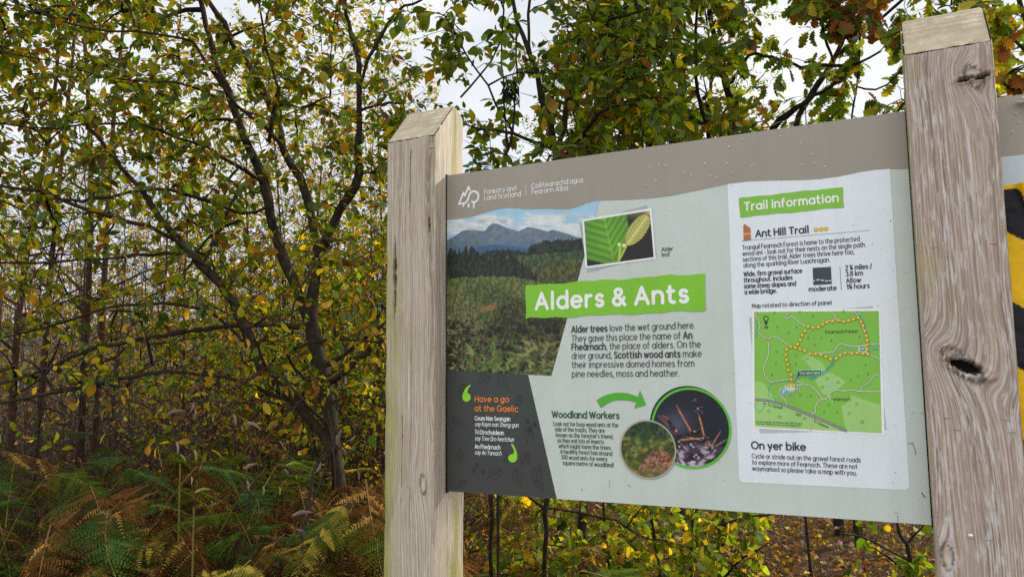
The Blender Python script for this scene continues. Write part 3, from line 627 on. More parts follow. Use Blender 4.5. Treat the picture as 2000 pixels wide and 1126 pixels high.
# --- map
mp_ = Art(); m6 = lambda x, y: pan(1430+x/3.882, 580+y/3.882)
mp_.poly([m6(*q) for q in ((1066, 67), (1172, 1004), (210, 1031), (128, 153))], (176, 180, 180), 4)
mp_.poly([m6(*q) for q in ((162, 98), (1108, 86), (1120, 92), (1124, 104), (1156, 1026), (1150, 1040), (1136, 1043), (168, 992), (157, 986), (155, 976), (152, 108))], (229, 232, 242), 5)
mp_.poly([m6(*q) for q in ((168, 112), (1112, 104), (1133, 1028), (172, 978))], (122, 180, 68), 6)
LG = (150, 194, 112)
for pg in (((172, 640), (228, 640), (290, 720), (330, 785), (172, 772)), ((172, 775), (340, 800), (600, 895), (870, 1016), (172, 978)), ((570, 420), (538, 466), (600, 545), (690, 575), (628, 625), (690, 740), (715, 735), (760, 805), (775, 760), (732, 735), (800, 700), (868, 642), (770, 580), (720, 570), (690, 500), (640, 470)), ((825, 825), (870, 800), (905, 740), (950, 760), (1128, 815), (1133, 1028), (868, 1014), (845, 940), (835, 860))):
    mp_.poly([m6(*q) for q in pg], LG, 7)
RV = (66, 160, 150)
for rv in (((190, 112), (186, 180), (188, 230), (182, 290), (170, 302)), ((172, 800), (180, 850), (210, 870), (240, 830), (258, 808)), ((328, 785), (326, 765), (275, 745), (290, 665), (340, 650), (440, 630), (455, 610), (500, 580), (600, 590), (700, 560), (760, 490), (775, 440), (850, 388), (920, 400), (1000, 412), (1075, 396), (1055, 360), (1035, 320), (1015, 250), (1000, 190), (955, 120), (945, 106)), ((1075, 398), (1117, 395)), ((1085, 394), (1100, 378), (1117, 372)), ((545, 600), (580, 612), (640, 595), (700, 570))):
    mp_.stroke([m6(*q) for q in curve(rv, 4)], .0012, RV, 8)
RD = (204, 212, 194); BR_ = (84, 70, 62)
roads = [((178, 112), (186, 150), (212, 210), (200, 262), (240, 300), (270, 325), (278, 390), (270, 460), (240, 530), (250, 590), (290, 638), (360, 630), (447, 622)), ((270, 325), (300, 302), (340, 302), (400, 345), (444, 373), (515, 392), (590, 427), (634, 428), (700, 418), (765, 414), (800, 370), (830, 353), (890, 368), (960, 372), (1024, 358), (1117, 354)),
    ((415, 112), (418, 130), (402, 150), (420, 162), (455, 146), (500, 180), (540, 212), (577, 222), (655, 227), (720, 188), (786, 170), (845, 185), (920, 166), (955, 155)), ((738, 108), (775, 135), (786, 170)), ((932, 106), (955, 155), (1005, 255), (1024, 328), (1024, 395), (1030, 430), (1080, 450), (1120, 475)), ((820, 438), (857, 421), (948, 421), (1030, 430)),
    ((447, 622), (500, 635), (540, 660), (470, 663), (410, 670), (365, 695), (358, 730), (395, 770), (420, 815)), ((540, 660), (600, 672), (640, 710), (690, 768), (720, 762), (745, 725), (790, 703), (850, 710), (900, 702), (970, 712), (1125, 714)), ((975, 712), (985, 680), (1040, 640), (1080, 592), (1125, 585)), ((690, 768), (650, 795), (634, 830), (632, 865), (600, 890)), ((595, 905), (592, 940), (600, 970), (596, 1000))]
for rd in roads:
    C_ = np.array([m6(*q) for q in curve(rd, 6)])
    mp_.stroke(C_, .0016, RD, 9)
    T_ = np.gradient(C_, axis=0); T_ /= np.linalg.norm(T_, axis=1)[:, None]+1e-9; N_ = np.stack([-T_[:, 1], T_[:, 0]], 1)
    for sg in (-1, 1):
        E_ = C_+N_*sg*.00105; dd = np.concatenate([[0], np.cumsum(np.hypot(*np.diff(E_, axis=0).T))])
        for s0 in np.arange(0, dd[-1]-.002, .0046):
            tq = np.linspace(s0, s0+.0028, 3); mp_.stroke(np.stack([np.interp(tq, dd, E_[:, 0]), np.interp(tq, dd, E_[:, 1])], 1), .0007, BR_, 9, False)
A85 = [m6(*q) for q in curve(((172, 774), (260, 780), (350, 800), (430, 828), (600, 895), (740, 955), (868, 1013)), 6)]
mp_.stroke(A85, .0046, (60, 56, 62), 10, False); mp_.stroke(A85, .0027, (150, 146, 168), 11, False)
dots = [(577, 222), (615, 231), (655, 227), (687, 206), (720, 188), (761, 182), (806, 174), (844, 185), (884, 176), (920, 167), (955, 155), (977, 185), (992, 216), (1005, 256), (1016, 292), (1024, 328), (1024, 360), (1024, 395), (1030, 431), (992, 427), (948, 420), (906, 424), (857, 421), (819, 438), (789, 463), (746, 466), (710, 450), (674, 436), (634, 428), (590, 427), (552, 405), (515, 392), (480, 381), (444, 373), (413, 397), (407, 435), (415, 474), (423, 510), (427, 551), (446, 587), (447, 622), (428, 665), (467, 663), (498, 356), (517, 324), (531, 288), (553, 257)]
for d in dots: mp_.disc(m6(*d), .0036, (112, 76, 30), 12, 14); mp_.disc(m6(*d), .0029, (250, 194, 20), 13, 14)
for (x_, y_) in ((322, 122), (515, 116), (612, 146), (342, 231), (490, 232), (428, 274), (578, 312), (678, 314), (752, 332), (966, 303), (626, 365), (336, 417), (488, 444), (333, 500), (485, 510), (305, 588), (517, 743), (596, 750), (731, 818), (697, 874), (799, 874), (900, 632), (955, 600), (1028, 585), (1013, 516), (845, 112)):
    for k_ in range(3):
        mp_.poly([m6(x_-9, y_+8-k_*7), m6(x_, y_-2-k_*7), m6(x_+9, y_+8-k_*7), m6(x_, y_+3-k_*7)], (72, 146, 56), 8)
for (x_, y_) in ((568, 462), (720, 614), (806, 642), (683, 680), (947, 808), (888, 878), (987, 942), (280, 860), (360, 904), (550, 916)):
    mp_.stroke([m6(*q) for q in curve([(x_-11, y_+8), (x_-9, y_-1), (x_-3, y_-8), (x_+3, y_-8), (x_+9, y_-1), (x_+11, y_+8), (x_-11, y_+8)], 2)], .0007, (66, 130, 60), 9)
BKT = (44, 50, 44)
text(mp_, 'Fearnoch Forest', *[1430+709/3.882, 580+275/3.882], 1430+953/3.882, 6.2, BKT, 10, wt=.12)
text(mp_, 'Fearnoch', 1430+756/3.882, 580+782/3.882, 1430+899/3.882, 6.2, BKT, 10, wt=.12)
text(mp_, 'N', 1430+250/3.882, 580+238/3.882, 1430+270/3.882, 5.2, (30, 36, 30), 10, wt=.2)
mp_.ring(m6(257, 162), .0043, .0058, (30, 36, 30), 10, 24); mp_.poly([m6(244, 186), m6(272, 186), m6(258, 214)], (30, 36, 30), 10); mp_.stroke([m6(257, 178), m6(257, 190)], .0016, (30, 36, 30), 10)
text(mp_, 'River', 1430+598/3.882, 580+630/3.882, 1430+650/3.882, 5.4, (60, 150, 160), 10, wt=.12, pye=580+612/3.882)
text(mp_, 'Luachragan', 1430+700/3.882, 580+590/3.882, 1430+785/3.882, 5.4, (60, 150, 160), 10, wt=.12, pye=580+488/3.882)
text(mp_, 'To Taynuilt', 1430+270/3.882, 580+822/3.882, 1430+382/3.882, 5.0, BKT, 10, wt=.12, pye=580+846/3.882)
text(mp_, 'A85', 1430+482/3.882, 580+893/3.882, 1430+520/3.882, 5.0, BKT, 10, wt=.12, pye=580+904/3.882)
text(mp_, 'To Oban', 1430+614/3.882, 580+940/3.882, 1430+700/3.882, 5.0, BKT, 10, wt=.12, pye=580+982/3.882)
mp_.stroke([m6(258, 806), m6(244, 804)], .0008, BKT, 10); mp_.poly([m6(236, 803), m6(250, 796), m6(249, 812)], BKT, 10)
mp_.stroke([m6(708, 974), m6(720, 980)], .0008, BKT, 10); mp_.poly([m6(734, 987), m6(716, 972), m6(712, 986)], BKT, 10)
text(mp_, '© Crown copyright and database right [2020]. All rights', 1430+184/3.882, 580+945/3.882, 1430+533/3.882, 2.9, BKT, 10, wt=.12, pye=580+962/3.882, seg=8)
text(mp_, 'reserved. Ordnance Survey License No. [100024925].', 1430+184/3.882, 580+960/3.882, 1430+521/3.882, 2.9, BKT, 10, wt=.12, pye=580+981/3.882, seg=8)
mp_.poly([m6(*q) for q in ((398, 668), (460, 650), (500, 690), (460, 712), (400, 702))], (190, 212, 180), 9)
mp_.poly([m6(*q) for q in ((962, 368), (1022, 364), (1024, 424), (955, 412))], (186, 212, 190), 9)
def sq(x0_, y0_, x1_, y1_, col, rim):
    mp_.poly([m6(x0_-4, y0_-4), m6(x1_+4, y0_-4), m6(x1_+4, y1_+4), m6(x0_-4, y1_+4)], rim, 11); mp_.poly([m6(x0_, y0_), m6(x1_, y0_), m6(x1_, y1_), m6(x0_, y1_)], col, 12)
sq(381, 700, 414, 732, (38, 150, 206), (160, 204, 206)); text(mp_, 'P', 1430+390/3.882, 580+727/3.882, 1430+407/3.882, 5.6, (226, 236, 240), 13, wt=.2)
GI = (54, 136, 56); RI = (186, 214, 186)
sq(426, 712, 457, 744, GI, RI); sq(477, 676, 508, 708, GI, RI); sq(972, 373, 1006, 407, GI, RI)
for (x_, y_) in ((492, 692), (989, 390)): mp_.stroke([m6(x_-11, y_-6), m6(x_+11, y_-6)], .0009, (210, 226, 210), 13); mp_.stroke([m6(x_-8, y_+9), m6(x_-4, y_-4)], .0008, (210, 226, 210), 13); mp_.stroke([m6(x_+8, y_+9), m6(x_+4, y_-4)], .0008, (210, 226, 210), 13); mp_.stroke([m6(x_-12, y_+3), m6(x_+12, y_+3)], .0008, (210, 226, 210), 13)
mp_.stroke([m6(*q) for q in curve([(430, 738), (436, 726), (446, 726), (453, 738)], 4)], .0008, (210, 226, 210), 13)
for a_0 in (-50, -20, 20, 50): mp_.stroke([m6(441.5+6*sin(radians(a_0)), 726-4*cos(radians(a_0))), m6(441.5+11*sin(radians(a_0)), 726-9*cos(radians(a_0)))], .0007, (210, 226, 210), 13)
for (x_, y_) in ((739, 663), (962, 127)): mp_.stroke([m6(x_-10, y_+8 if x_ < 900 else y_-8), m6(x_+10, y_-8 if x_ < 900 else y_+6)], .0026, (132, 204, 226), 10)
mp_.poly([m6(496, 552), m6(680, 551), m6(680, 593), m6(514, 597), m6(460, 655), m6(488, 600)], (170, 200, 180), 14)
mp_.poly([m6(500, 556), m6(676, 555), m6(676, 589), m6(512, 593), m6(464, 648), m6(493, 598)], (18, 84, 58), 15)
text(mp_, 'You are here', 1430+512/3.882, 580+582/3.882, 1430+668/3.882, 5.0, (206, 224, 214), 16, wt=.15)
mp_.build('trail_map', info, 'green trail map with yellow dots in a white border on the card')
# --- printed photographs (flat prints: their picture is the print itself)
def raster(name, corners, nx, ny, fn, lay, label=None, parent=None):
    """corners TL, TR, BR, BL in photo px; fn(U, V, PX, PY) -> sRGB; U, V in 0..1."""
    c = [pan(*q) for q in corners]; u, v = np.meshgrid(np.linspace(0, 1, nx), np.linspace(0, 1, ny))
    g = lambda a: (a[0][:, None, None]*((1-u)*(1-v)) + a[1][:, None, None]*(u*(1-v)) + a[2][:, None, None]*(u*v) + a[3][:, None, None]*((1-u)*v))
    XZ = g(c); PQ = g([np.array(q, float) for q in corners])
    rgb = np.clip(fn(u, v, PQ[0], PQ[1]), 2, 250)
    V = np.stack([XZ[0], np.full_like(u, -lay*.00022-.0001), XZ[1]], -1).reshape(-1, 3)
    i = np.arange(ny-1)[:, None]*nx; j = np.arange(nx-1)[None]
    F = np.stack([i+nx+j, i+nx+j+1, i+j+1, i+j], -1).reshape(-1, 4)
    o = mesh_np(name, V, F, M_PRINT, parent or info, {'Col': ('FLOAT_COLOR', pc(rgb.reshape(-1, 3)))})
    if label: o['label'] = label
    return o
def mixr(a, b, m): return a*(1-m[..., None])+np.asarray(b, float)*m[..., None]
def stroke_mask(X, Y, x0, y0, x1, y1, wd):
    d = np.array([x1-x0, y1-y0], float); l2 = d@d; t_ = np.clip(((X-x0)*d[0]+(Y-y0)*d[1])/l2, 0, 1)
    return np.exp(-(np.hypot(X-x0-t_*d[0], Y-y0-t_*d[1])/wd)**2), t_
def scene_fn(u, v, X, Y):
    r_ = np.random.default_rng(21)
    X = X+0; sky_ = np.zeros(X.shape+(3,))+np.array([150, 190, 212.])
    cl = fbm(X/34, Y/13, 3, 5); cb = sm(20, 34, Y-395-6*np.sin(X/60))
    m = np.clip(sm(.38, .56, cl)*.9*cb + sm(405, 445, Y)*.85*sm(.25, .5, cl), 0, 1)
    im = mixr(sky_, (196, 205, 208), m); im = mixr(im, (146, 158, 166), sm(.5, .75, fbm(X/22, Y/9, 8, 4))*m*.6)
    im = mixr(im, (214, 220, 222), sm(.5, .7, fbm(X/15+9, Y/8, 4, 4))*m*.7)
    ridge = np.interp(X, [860, 871, 890, 905, 918, 935, 952, 960, 968, 980, 1000, 1020, 1030, 1040, 1060, 1075, 1084, 1100, 1120, 1140, 1180], [478, 472, 462, 452, 449.5, 450, 452, 442, 436.5, 438, 446, 452, 447, 443, 447, 452, 448.5, 452, 459, 466, 476])
    ridge = ridge+1.6*(fbm(X/5, X*0, 2, 3)-.5)
    k = sm(-.6, .6, Y-ridge); tex = fbm(X/9+Y/14, Y/7-X/20, 12, 5)
    mt = np.zeros_like(im)+np.array([98, 117, 134.]); mt = mixr(mt, (88, 104, 118), sm(.40, .65, tex)*.8); mt = mixr(mt, (126, 134, 134), sm(.56, .74, fbm(X/7, Y/10, 15, 4))*.5); mt = mixr(mt, (62, 92, 122), sm(466, 500, Y)*.75)
    im = mixr(im, mt, k)
    r2_ = np.interp(X, [860, 880, 900, 940, 970, 1000, 1040, 1100, 1180], [505, 500, 494, 482, 478, 480, 486, 492, 488])
    im = mixr(im, (52, 84, 116), sm(-1, 1, Y-r2_)*.75)
    def band(im, edge, jag, c0, c1, sc, sd, c2=None):
        e = edge - jag*vn(X/3.2, X*0, sd)**2*1.6 - jag*.8*vn(X/9, X*0, sd+3)
        k = sm(-.8, .8, Y-e); t_ = fbm(X/sc, Y/(sc*1.7), sd+5, 5); b = np.zeros_like(im)+np.array(c0, float); b = mixr(b, c1, sm(.38, .66, t_))
        if c2: b = mixr(b, c2, sm(.6, .74, fbm(X/sc*1.7, Y/sc*1.3, sd+8, 4))*.8)
        return mixr(im, b, k)
    lowf = fbm(X/26, Y/18, 66, 3)
    im = band(im, np.interp(X, [860, 950, 960, 1020, 1035, 1040, 1048, 1060, 1120, 1180], [520, 500, 494, 492, 500, 484, 478, 478, 470, 462]), 4, (26, 33, 32), (44, 52, 46), 6, 31)
    im = band(im, np.interp(X, [860, 960, 1040, 1120, 1180], [512, 504, 500, 492, 484]), 2, (44, 60, 40), (72, 90, 54), 4, 35, (92, 104, 60))
    im = band(im, np.interp(X, [860, 1000, 1030, 1060, 1100, 1180], [540, 540, 527, 523, 512, 506]), 4, (50, 56, 30), (86, 90, 46), 4, 36, (112, 108, 62))
    im = band(im, np.interp(X, [860, 880, 905, 940, 960, 1010, 1040, 1060, 1180], [516, 508, 500, 502, 512, 509, 530, 560, 580]), 12, (22, 29, 25), (44, 55, 40), 3.4, 41)
    im = band(im, np.interp(X, [860, 900, 960, 1020, 1060, 1100, 1180], [548, 546, 543, 545, 552, 560, 560]), 3, (66, 76, 40), (102, 110, 56), 4, 45, (124, 122, 68))
    im = band(im, np.interp(X, [860, 905, 930, 955, 985, 1010, 1180], [596, 588, 566, 560, 568, 590, 600]), 10, (48, 60, 32), (80, 94, 48), 3.2, 51, (104, 112, 62))
    im = mixr(im, (140, 100, 62), np.exp(-((X-958)/19)**4-((Y-602+(X-958)*.25)/7)**4)*(.5+.5*sm(.3, .6, fbm(X/4, Y/3, 52, 3))))
    im = band(im, np.interp(X, [860, 880, 900, 925, 945, 985, 1010, 1180], [580, 596, 578, 592, 640, 640, 620, 600]), 7, (66, 70, 40), (108, 108, 62), 3, 55, (150, 144, 104))
    im = band(im, np.interp(X, [860, 955, 975, 995, 1015, 1030, 1180], [690, 650, 612, 590, 592, 606, 620]), 9, (36, 40, 25), (74, 76, 42), 3.4, 57, (114, 108, 66))
    im = band(im, np.interp(X, [860, 930, 990, 1030, 1060, 1180], [640, 655, 650, 640, 636, 640]), 6, (40, 44, 26), (82, 82, 44), 4, 61, (108, 94, 56))
    fl = sm(.60, .72, vn(X/1.5, Y/1.5, 71))*sm(.40, .55, fbm(X/10, Y/10, 72, 3))
    im = mixr(im, (206, 202, 172), fl*sm(64, 10, X-871)*sm(596, 640, Y)*.9); im = mixr(im, (150, 144, 98), fl*.45*sm(560, 600, Y)*sm(1010, 930, X))
    im = mixr(im, (14, 18, 12), sm(.54, .70, fbm(X/9, Y/8, 77, 4))*sm(600, 650, Y)*.85)
    for i in range(150):
        x0 = r_.uniform(915, 1088); y0 = r_.uniform(672, 738); ln = r_.uniform(10, 26); an = r_.uniform(-2.8, -.2); x1 = x0+ln*cos(an); y1 = y0+ln*sin(an)*.7
        d = np.array([x1-x0, y1-y0]); l_ = np.linalg.norm(d); d = d/l_; a_ = (X-x0)*d[0]+(Y-y0)*d[1]; b_ = -(X-x0)*d[1]+(Y-y0)*d[0]+3*(a_/l_)**2
        t_ = a_/l_; env = (t_ > 0) & (t_ < 1); wid = 3.6*(1-t_)*sm(0, .2, t_)+.25
        g = r_.uniform(); lite = sm(960, 1040, x0)*.5+.25
        colr = np.array([74, 106, 42])*(1-g)+np.array([140, 160, 76])*g if r_.uniform() > lite*.8 else np.array([158, 160, 100])*r_.uniform(.75, 1.05)
        im = mixr(im, colr, (env & (np.abs(b_) < wid))*(.35+.4*vn(X/1.4, Y/1.4, i)))
    return im + (vn(X/1.3, Y/1.3, 90)-.5)[..., None]*10
raster('landscape_photo', [(871.3, 400), (1172, 389), (1077, 733.4), (871.3, 722.6)], 250, 290, scene_fn, 3, 'printed photo of a blue mountain over conifer forest and ferns')
# alder leaf print
af = Art()
q2 = lambda x, y: pan(1000+x/3.752, 350+y/3.752)
af.poly([q2(*q) for q in ((495, 330), (990, 190), (1060, 552), (557, 680))], (158, 163, 161), 4)
af.poly([q2(*q) for q in ((515, 297), (1024, 212), (1055, 583), (541, 653))], (222, 225, 236), 6); afo = af.build('leaf_photo', info, 'tilted white-bordered photo print of a green alder leaf')
def leaf_fn(u, v, PX, PY):
    X = (PX-1000)*3.752; Y = (PY-350)*3.752
    im = np.zeros(X.shape+(3,))+np.array([30, 30, 28.]); im = mixr(im, (84, 96, 40), np.exp(-((X-900)/110)**2-((Y-250)/40)**2)); im = mixr(im, (206, 166, 110), np.exp(-((X-1010)/40)**2-((Y-245)/28)**2))
    # big leaf: midrib from (745,560) up to (690,240)
    ax, ay = 748, 590; bx, by = 660, 190
    L_ = math.hypot(bx-ax, by-ay); dx, dy = (bx-ax)/L_, (by-ay)/L_
    a_ = (X-ax)*dx+(Y-ay)*dy; b_ = -(X-ax)*dy+(Y-ay)*dx; t_ = a_/L_
    wl = np.interp(t_, [-.12, 0, .1, .3, .5, .8, 1.1], [0, 95, 190, 260, 265, 250, 220]); wr = np.interp(t_, [-.12, 0, .1, .3, .5, .8, 1.0], [0, 50, 100, 150, 165, 170, 150])
    jag = 8*(np.abs(((a_+np.abs(b_)*.3)/18) % 1-.5)*2)
    ins = np.where(b_ < 0, -b_ < wl-jag, b_ < wr-jag) & (t_ > -.1)
    vein = (a_-np.abs(b_)*np.where(b_ < 0, .55, 1.05))/56; vf = vein % 1
    shade = .5+.5*np.cos(2*pi*(vf-.35)); fine = vn(X/6+Y/9, Y/7, 5)
    lf = np.zeros_like(im)+np.array([84, 142, 34.]); lf = mixr(lf, (128, 182, 64), shade*.7*(.6+.4*fine)); lf = mixr(lf, (40, 92, 22), sm(.30, .5, np.abs(vf-.88))*0+np.exp(-((vf-.93)/.09)**2)*.45)
    lf = mixr(lf, (150, 192, 84), np.exp(-(b_/4)**2)*.7); lf = mixr(lf, (44, 92, 26), (sm(0, 260, np.abs(b_))*.35+.3*sm(.2, -.1, t_))*1.0)
    im = mixr(im, lf, ins*1.0)
    # small serrated leaf
    ax, ay, bx, by = 850, 480, 985, 285; L_ = math.hypot(bx-ax, by-ay); dx, dy = (bx-ax)/L_, (by-ay)/L_
    a_ = (X-ax)*dx+(Y-ay)*dy; b_ = -(X-ax)*dy+(Y-ay)*dx; t_ = a_/L_
    wd = 82*np.sqrt(np.clip(t_*1.08, 0, None))*np.sqrt(np.clip(1.12-t_, 0, None))*1.35; jag = 7*(np.abs((a_/13) % 1-.5)*2)
    ins = (np.abs(b_) < wd-jag) & (t_ > 0) & (t_ < 1.08); vf = ((a_-np.abs(b_)*.5)/24) % 1
    lf = np.zeros_like(im)+np.array([176, 180, 96.]); lf = mixr(lf, (120, 88, 44), (np.exp(-((vf-.5)/.16)**2))*(.35+.65*fine)*sm(5, 30, np.abs(b_))); lf = mixr(lf, (206, 206, 130), np.exp(-(b_/5)**2))
    im = mixr(im, lf, ins*1.0)
    for (x0, y0, x1, y1, wd, cl) in ((790, 600, 800, 480, 7, (176, 190, 70)), (800, 580, 850, 480, 6, (170, 180, 80)), (752, 620, 740, 520, 5, (120, 150, 50))):
        m, _ = stroke_mask(X, Y, x0, y0, x1, y1, wd); im = mixr(im, cl, np.clip(m*1.4, 0, 1))
    for (x0, y0, rr_) in ((790, 476, 12), (826, 484, 14)): im = mixr(im, (232, 226, 186), np.exp(-(np.hypot(X-x0, Y-y0)/rr_)**4))
    return im
raster('print_picture', [(1000+530/3.752, 350+308/3.752), (1000+1010/3.752, 350+231/3.752), (1000+1040/3.752, 350+570/3.752), (1000+553/3.752, 350+636/3.752)], 130, 100, leaf_fn, 7, None, afo)
# round prints
def round_print(name, cpx, half_l, half_r, fn, lay, label, rim, rim_w, parent=None):
    c = np.array(pan(*cpx)); R_ = (pan(half_r, cpx[1])[0]-pan(half_l, cpx[1])[0])/2; c[0] = (pan(half_r, cpx[1])[0]+pan(half_l, cpx[1])[0])/2
    nr, na = 46, 128; rr_ = np.linspace(0, 1, nr)*(R_-rim_w*.5); aa = np.linspace(0, 2*pi, na, endpoint=False)
    RR, AA = np.meshgrid(rr_, aa, indexing='ij'); X = RR*np.cos(AA); Z = RR*np.sin(AA)
    rgb = np.clip(fn(X/R_, Z/R_), 2, 250)
    V = np.stack([c[0]+X, np.full_like(X, -lay*.00022-.0001), c[1]+Z], -1).reshape(-1, 3)
    i = np.arange(1, nr-1)[:, None]*na; j = np.arange(na)[None]; j2 = (j+1) % na
    F = [tuple(f) for f in np.stack([i+j, i+na+j, i+na+j2, i+j2], -1).reshape(-1, 4).tolist()]
    F += [(0, na+a, na+(a+1) % na) for a in range(na)]
    o = mesh_np(name, V, F, M_PRINT, info, {'Col': ('FLOAT_COLOR', pc(rgb.reshape(-1, 3)))}); o['label'] = label
    rg = Art(); rg.k = 0; rg.ring(c, R_-rim_w, R_, rim, lay+1, 96)
    return o, rg, c, R_
def ants_fn(x, z):
    im = np.zeros(x.shape+(3,))+np.array([22, 27, 38.]); im = mixr(im, (70, 78, 96), np.exp(-((x+.35)/.4)**2-((z-.1)/.35)**2)*.9); im = mixr(im, (16, 34, 40), sm(.2, .9, x)*.7)
    hl = -.34-.12*np.abs(x-.1)+.05*(fbm(x*14, x*0, 4, 3)-.5)
    k = sm(.03, -.05, z-hl); bl = fbm(x*7, z*7, 6, 4); pl = np.zeros_like(im)+np.array([60, 50, 62.]); pl = mixr(pl, (178, 164, 182), sm(.48, .7, bl)*sm(-.35, -.6, z)); pl = mixr(pl, (28, 22, 28), sm(.5, .3, fbm(x*5+3, z*9, 9, 4)))
    pl = mixr(pl, (206, 200, 214), sm(.72, .85, vn(x*17, z*17, 15))*.8)
    im = mixr(im, pl, k)
    def need(x0, z0, x1, z1, wd, cl):
        nonlocal im
        d = np.array([x1-x0, z1-z0]); l2 = d@d; t_ = np.clip(((x-x0)*d[0]+(z-z0)*d[1])/l2, 0, 1); w_ = .72*wd*(.35+.65*np.sqrt(np.clip(1-t_, 0, 1)))
        e = np.hypot(x-x0-t_*d[0], z-z0-t_*d[1]); im = mixr(im, cl, np.clip(np.exp(-(e/w_)**4)*1.2, 0, 1))
    def blob(x0, z0, rx, rz, cl, an=0):
        nonlocal im
        u = (x-x0)*cos(an)+(z-z0)*sin(an); v = -(x-x0)*sin(an)+(z-z0)*cos(an); im = mixr(im, cl, np.exp(-((u/rx)**2+(v/rz)**2)**2))
    need(.38, -.42, .13, .74, .035, (168, 96, 58)); need(.39, -.42, .15, .70, .012, (214, 150, 104)); need(.03, -.12, -.34, .56, .04, (150, 84, 50)); need(.05, -.14, -.32, .5, .012, (206, 140, 92))
    need(-.6, .1, -.82, .3, .04, (120, 70, 56)); need(-.55, .2, -.74, .33, .035, (132, 78, 62)); need(.52, -.4, .74, -.06, .03, (150, 100, 74)); need(.6, -.42, .92, -.24, .03, (130, 100, 84)); need(-.25, -.3, .45, -.22, .03, (176, 116, 76)); need(-.1, -.22, .5, -.33, .02, (190, 130, 84))
    for (a, b, rx, rz, cl, an) in ((.17, .58, .05, .10, (26, 24, 30), .1), (.22, .46, .05, .11, (20, 18, 22), .15), (.26, .34, .05, .06, (40, 36, 40), 0), (.12, -.10, .10, .055, (14, 12, 16), .2), (.02, -.13, .055, .05, (14, 12, 16), .2), (.20, -.07, .04, .04, (14, 12, 16), 0), (.30, .28, .04, .045, (14, 12, 16), 0), (-.05, -.18, .07, .05, (24, 20, 22), 0), (.33, -.27, .07, .09, (18, 14, 18), .4), (-.45, -.02, .06, .10, (30, 22, 24), .6), (-.38, -.1, .12, .06, (96, 44, 34), 0), (-.3, -.22, .08, .05, (20, 16, 18), .2), (-.52, .12, .05, .08, (30, 26, 28), .7)): blob(a, b, rx, rz, cl, an)
    for (a, b, c_, d) in ((.2, .5, .32, .52), (.22, .44, .36, .4), (.3, .36, .38, .44), (.1, .66, .04, .68), (.18, .4, .06, .42), (.12, -.1, .25, 0), (.0, -.15, -.1, -.02), (-.4, -.05, -.26, .02), (-.45, .02, -.6, -.02)): need(a, b, c_, d, .012, (90, 84, 90))
    for (a, b) in ((.1, -.08), (.3, -.24), (-.36, -.08), (.2, .48), (-.3, -.34), (0, -.4), (.45, -.38), (-.5, -.36)): blob(a, b, .022, .022, (206, 208, 220))
    return im
def hill_fn(x, z):
    im = np.zeros(x.shape+(3,))+np.array([78, 86, 34.]); t1 = fbm(x*9, z*9, 3, 5); im = mixr(im, (126, 128, 62), sm(.45, .65, t1)); im = mixr(im, (44, 56, 26), sm(.55, .35, fbm(x*6+4, z*8, 5, 4))*.8)
    k = sm(.32, .5, z+.12*(fbm(x*5, x*0, 8, 3)-.5)); fo = np.zeros_like(im)+np.array([30, 42, 26.]); fo = mixr(fo, (56, 82, 46), sm(.45, .65, fbm(x*11, z*11, 10, 4))); fo = mixr(fo, (96, 104, 90), (np.sin(x*46+3*vn(z*3, x*2, 2)) > .75)*sm(.3, .5, x)*.6); im = mixr(im, fo, k)
    im = mixr(im, (36, 66, 34), np.exp(-((x+.1)/.36)**2-((z-.62)/.34)**2)*.85*sm(.3, .55, fbm(x*10+1, z*10, 21, 4))); im = mixr(im, (170, 134, 58), np.exp(-((x+.85)/.16)**2-((z-.22)/.12)**2)*sm(.4, .6, t1)); im = mixr(im, (158, 136, 40), np.exp(-((x+.05)/.2)**2-((z+.05)/.12)**2)*sm(.35, .55, t1)*.9)
    hh = .0-.62*((x-.42)/.74)**2
    k = sm(.02, -.04, z-hh)*sm(-.85, -.6, z+.12*fbm(x*8, x*0, 3, 2)); md = np.zeros_like(im)+np.array([132, 90, 66.]); md = mixr(md, (176, 130, 102), sm(.45, .7, fbm(x*24, z*24, 12, 4))); md = mixr(md, (66, 42, 30), sm(.5, .3, fbm(x*18, z*16, 14, 4)))
    im = mixr(im, md, k)
    im = mixr(im, (96, 108, 46), sm(.5, .62, fbm(x*20, z*6, 33, 3))*sm(-.4, -.7, z)*.8)
    return im
ao, rg, ac, aR = round_print('ant_photo', (1350.5, 835), 1272.5, 1428.5, ants_fn, 6, 'round green-rimmed photo of wood ants on pine needles', (86, 178, 44), .0048)
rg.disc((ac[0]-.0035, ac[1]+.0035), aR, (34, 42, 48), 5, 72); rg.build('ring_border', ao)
ho, rg, hc, hR = round_print('anthill_photo', (1266.3, 876.5), 1211.5, 1321.5, hill_fn, 10, 'smaller round grey-rimmed photo of a brown anthill in a clearing', (160, 152, 140), .0034)
rg.build('ring_border', ho)
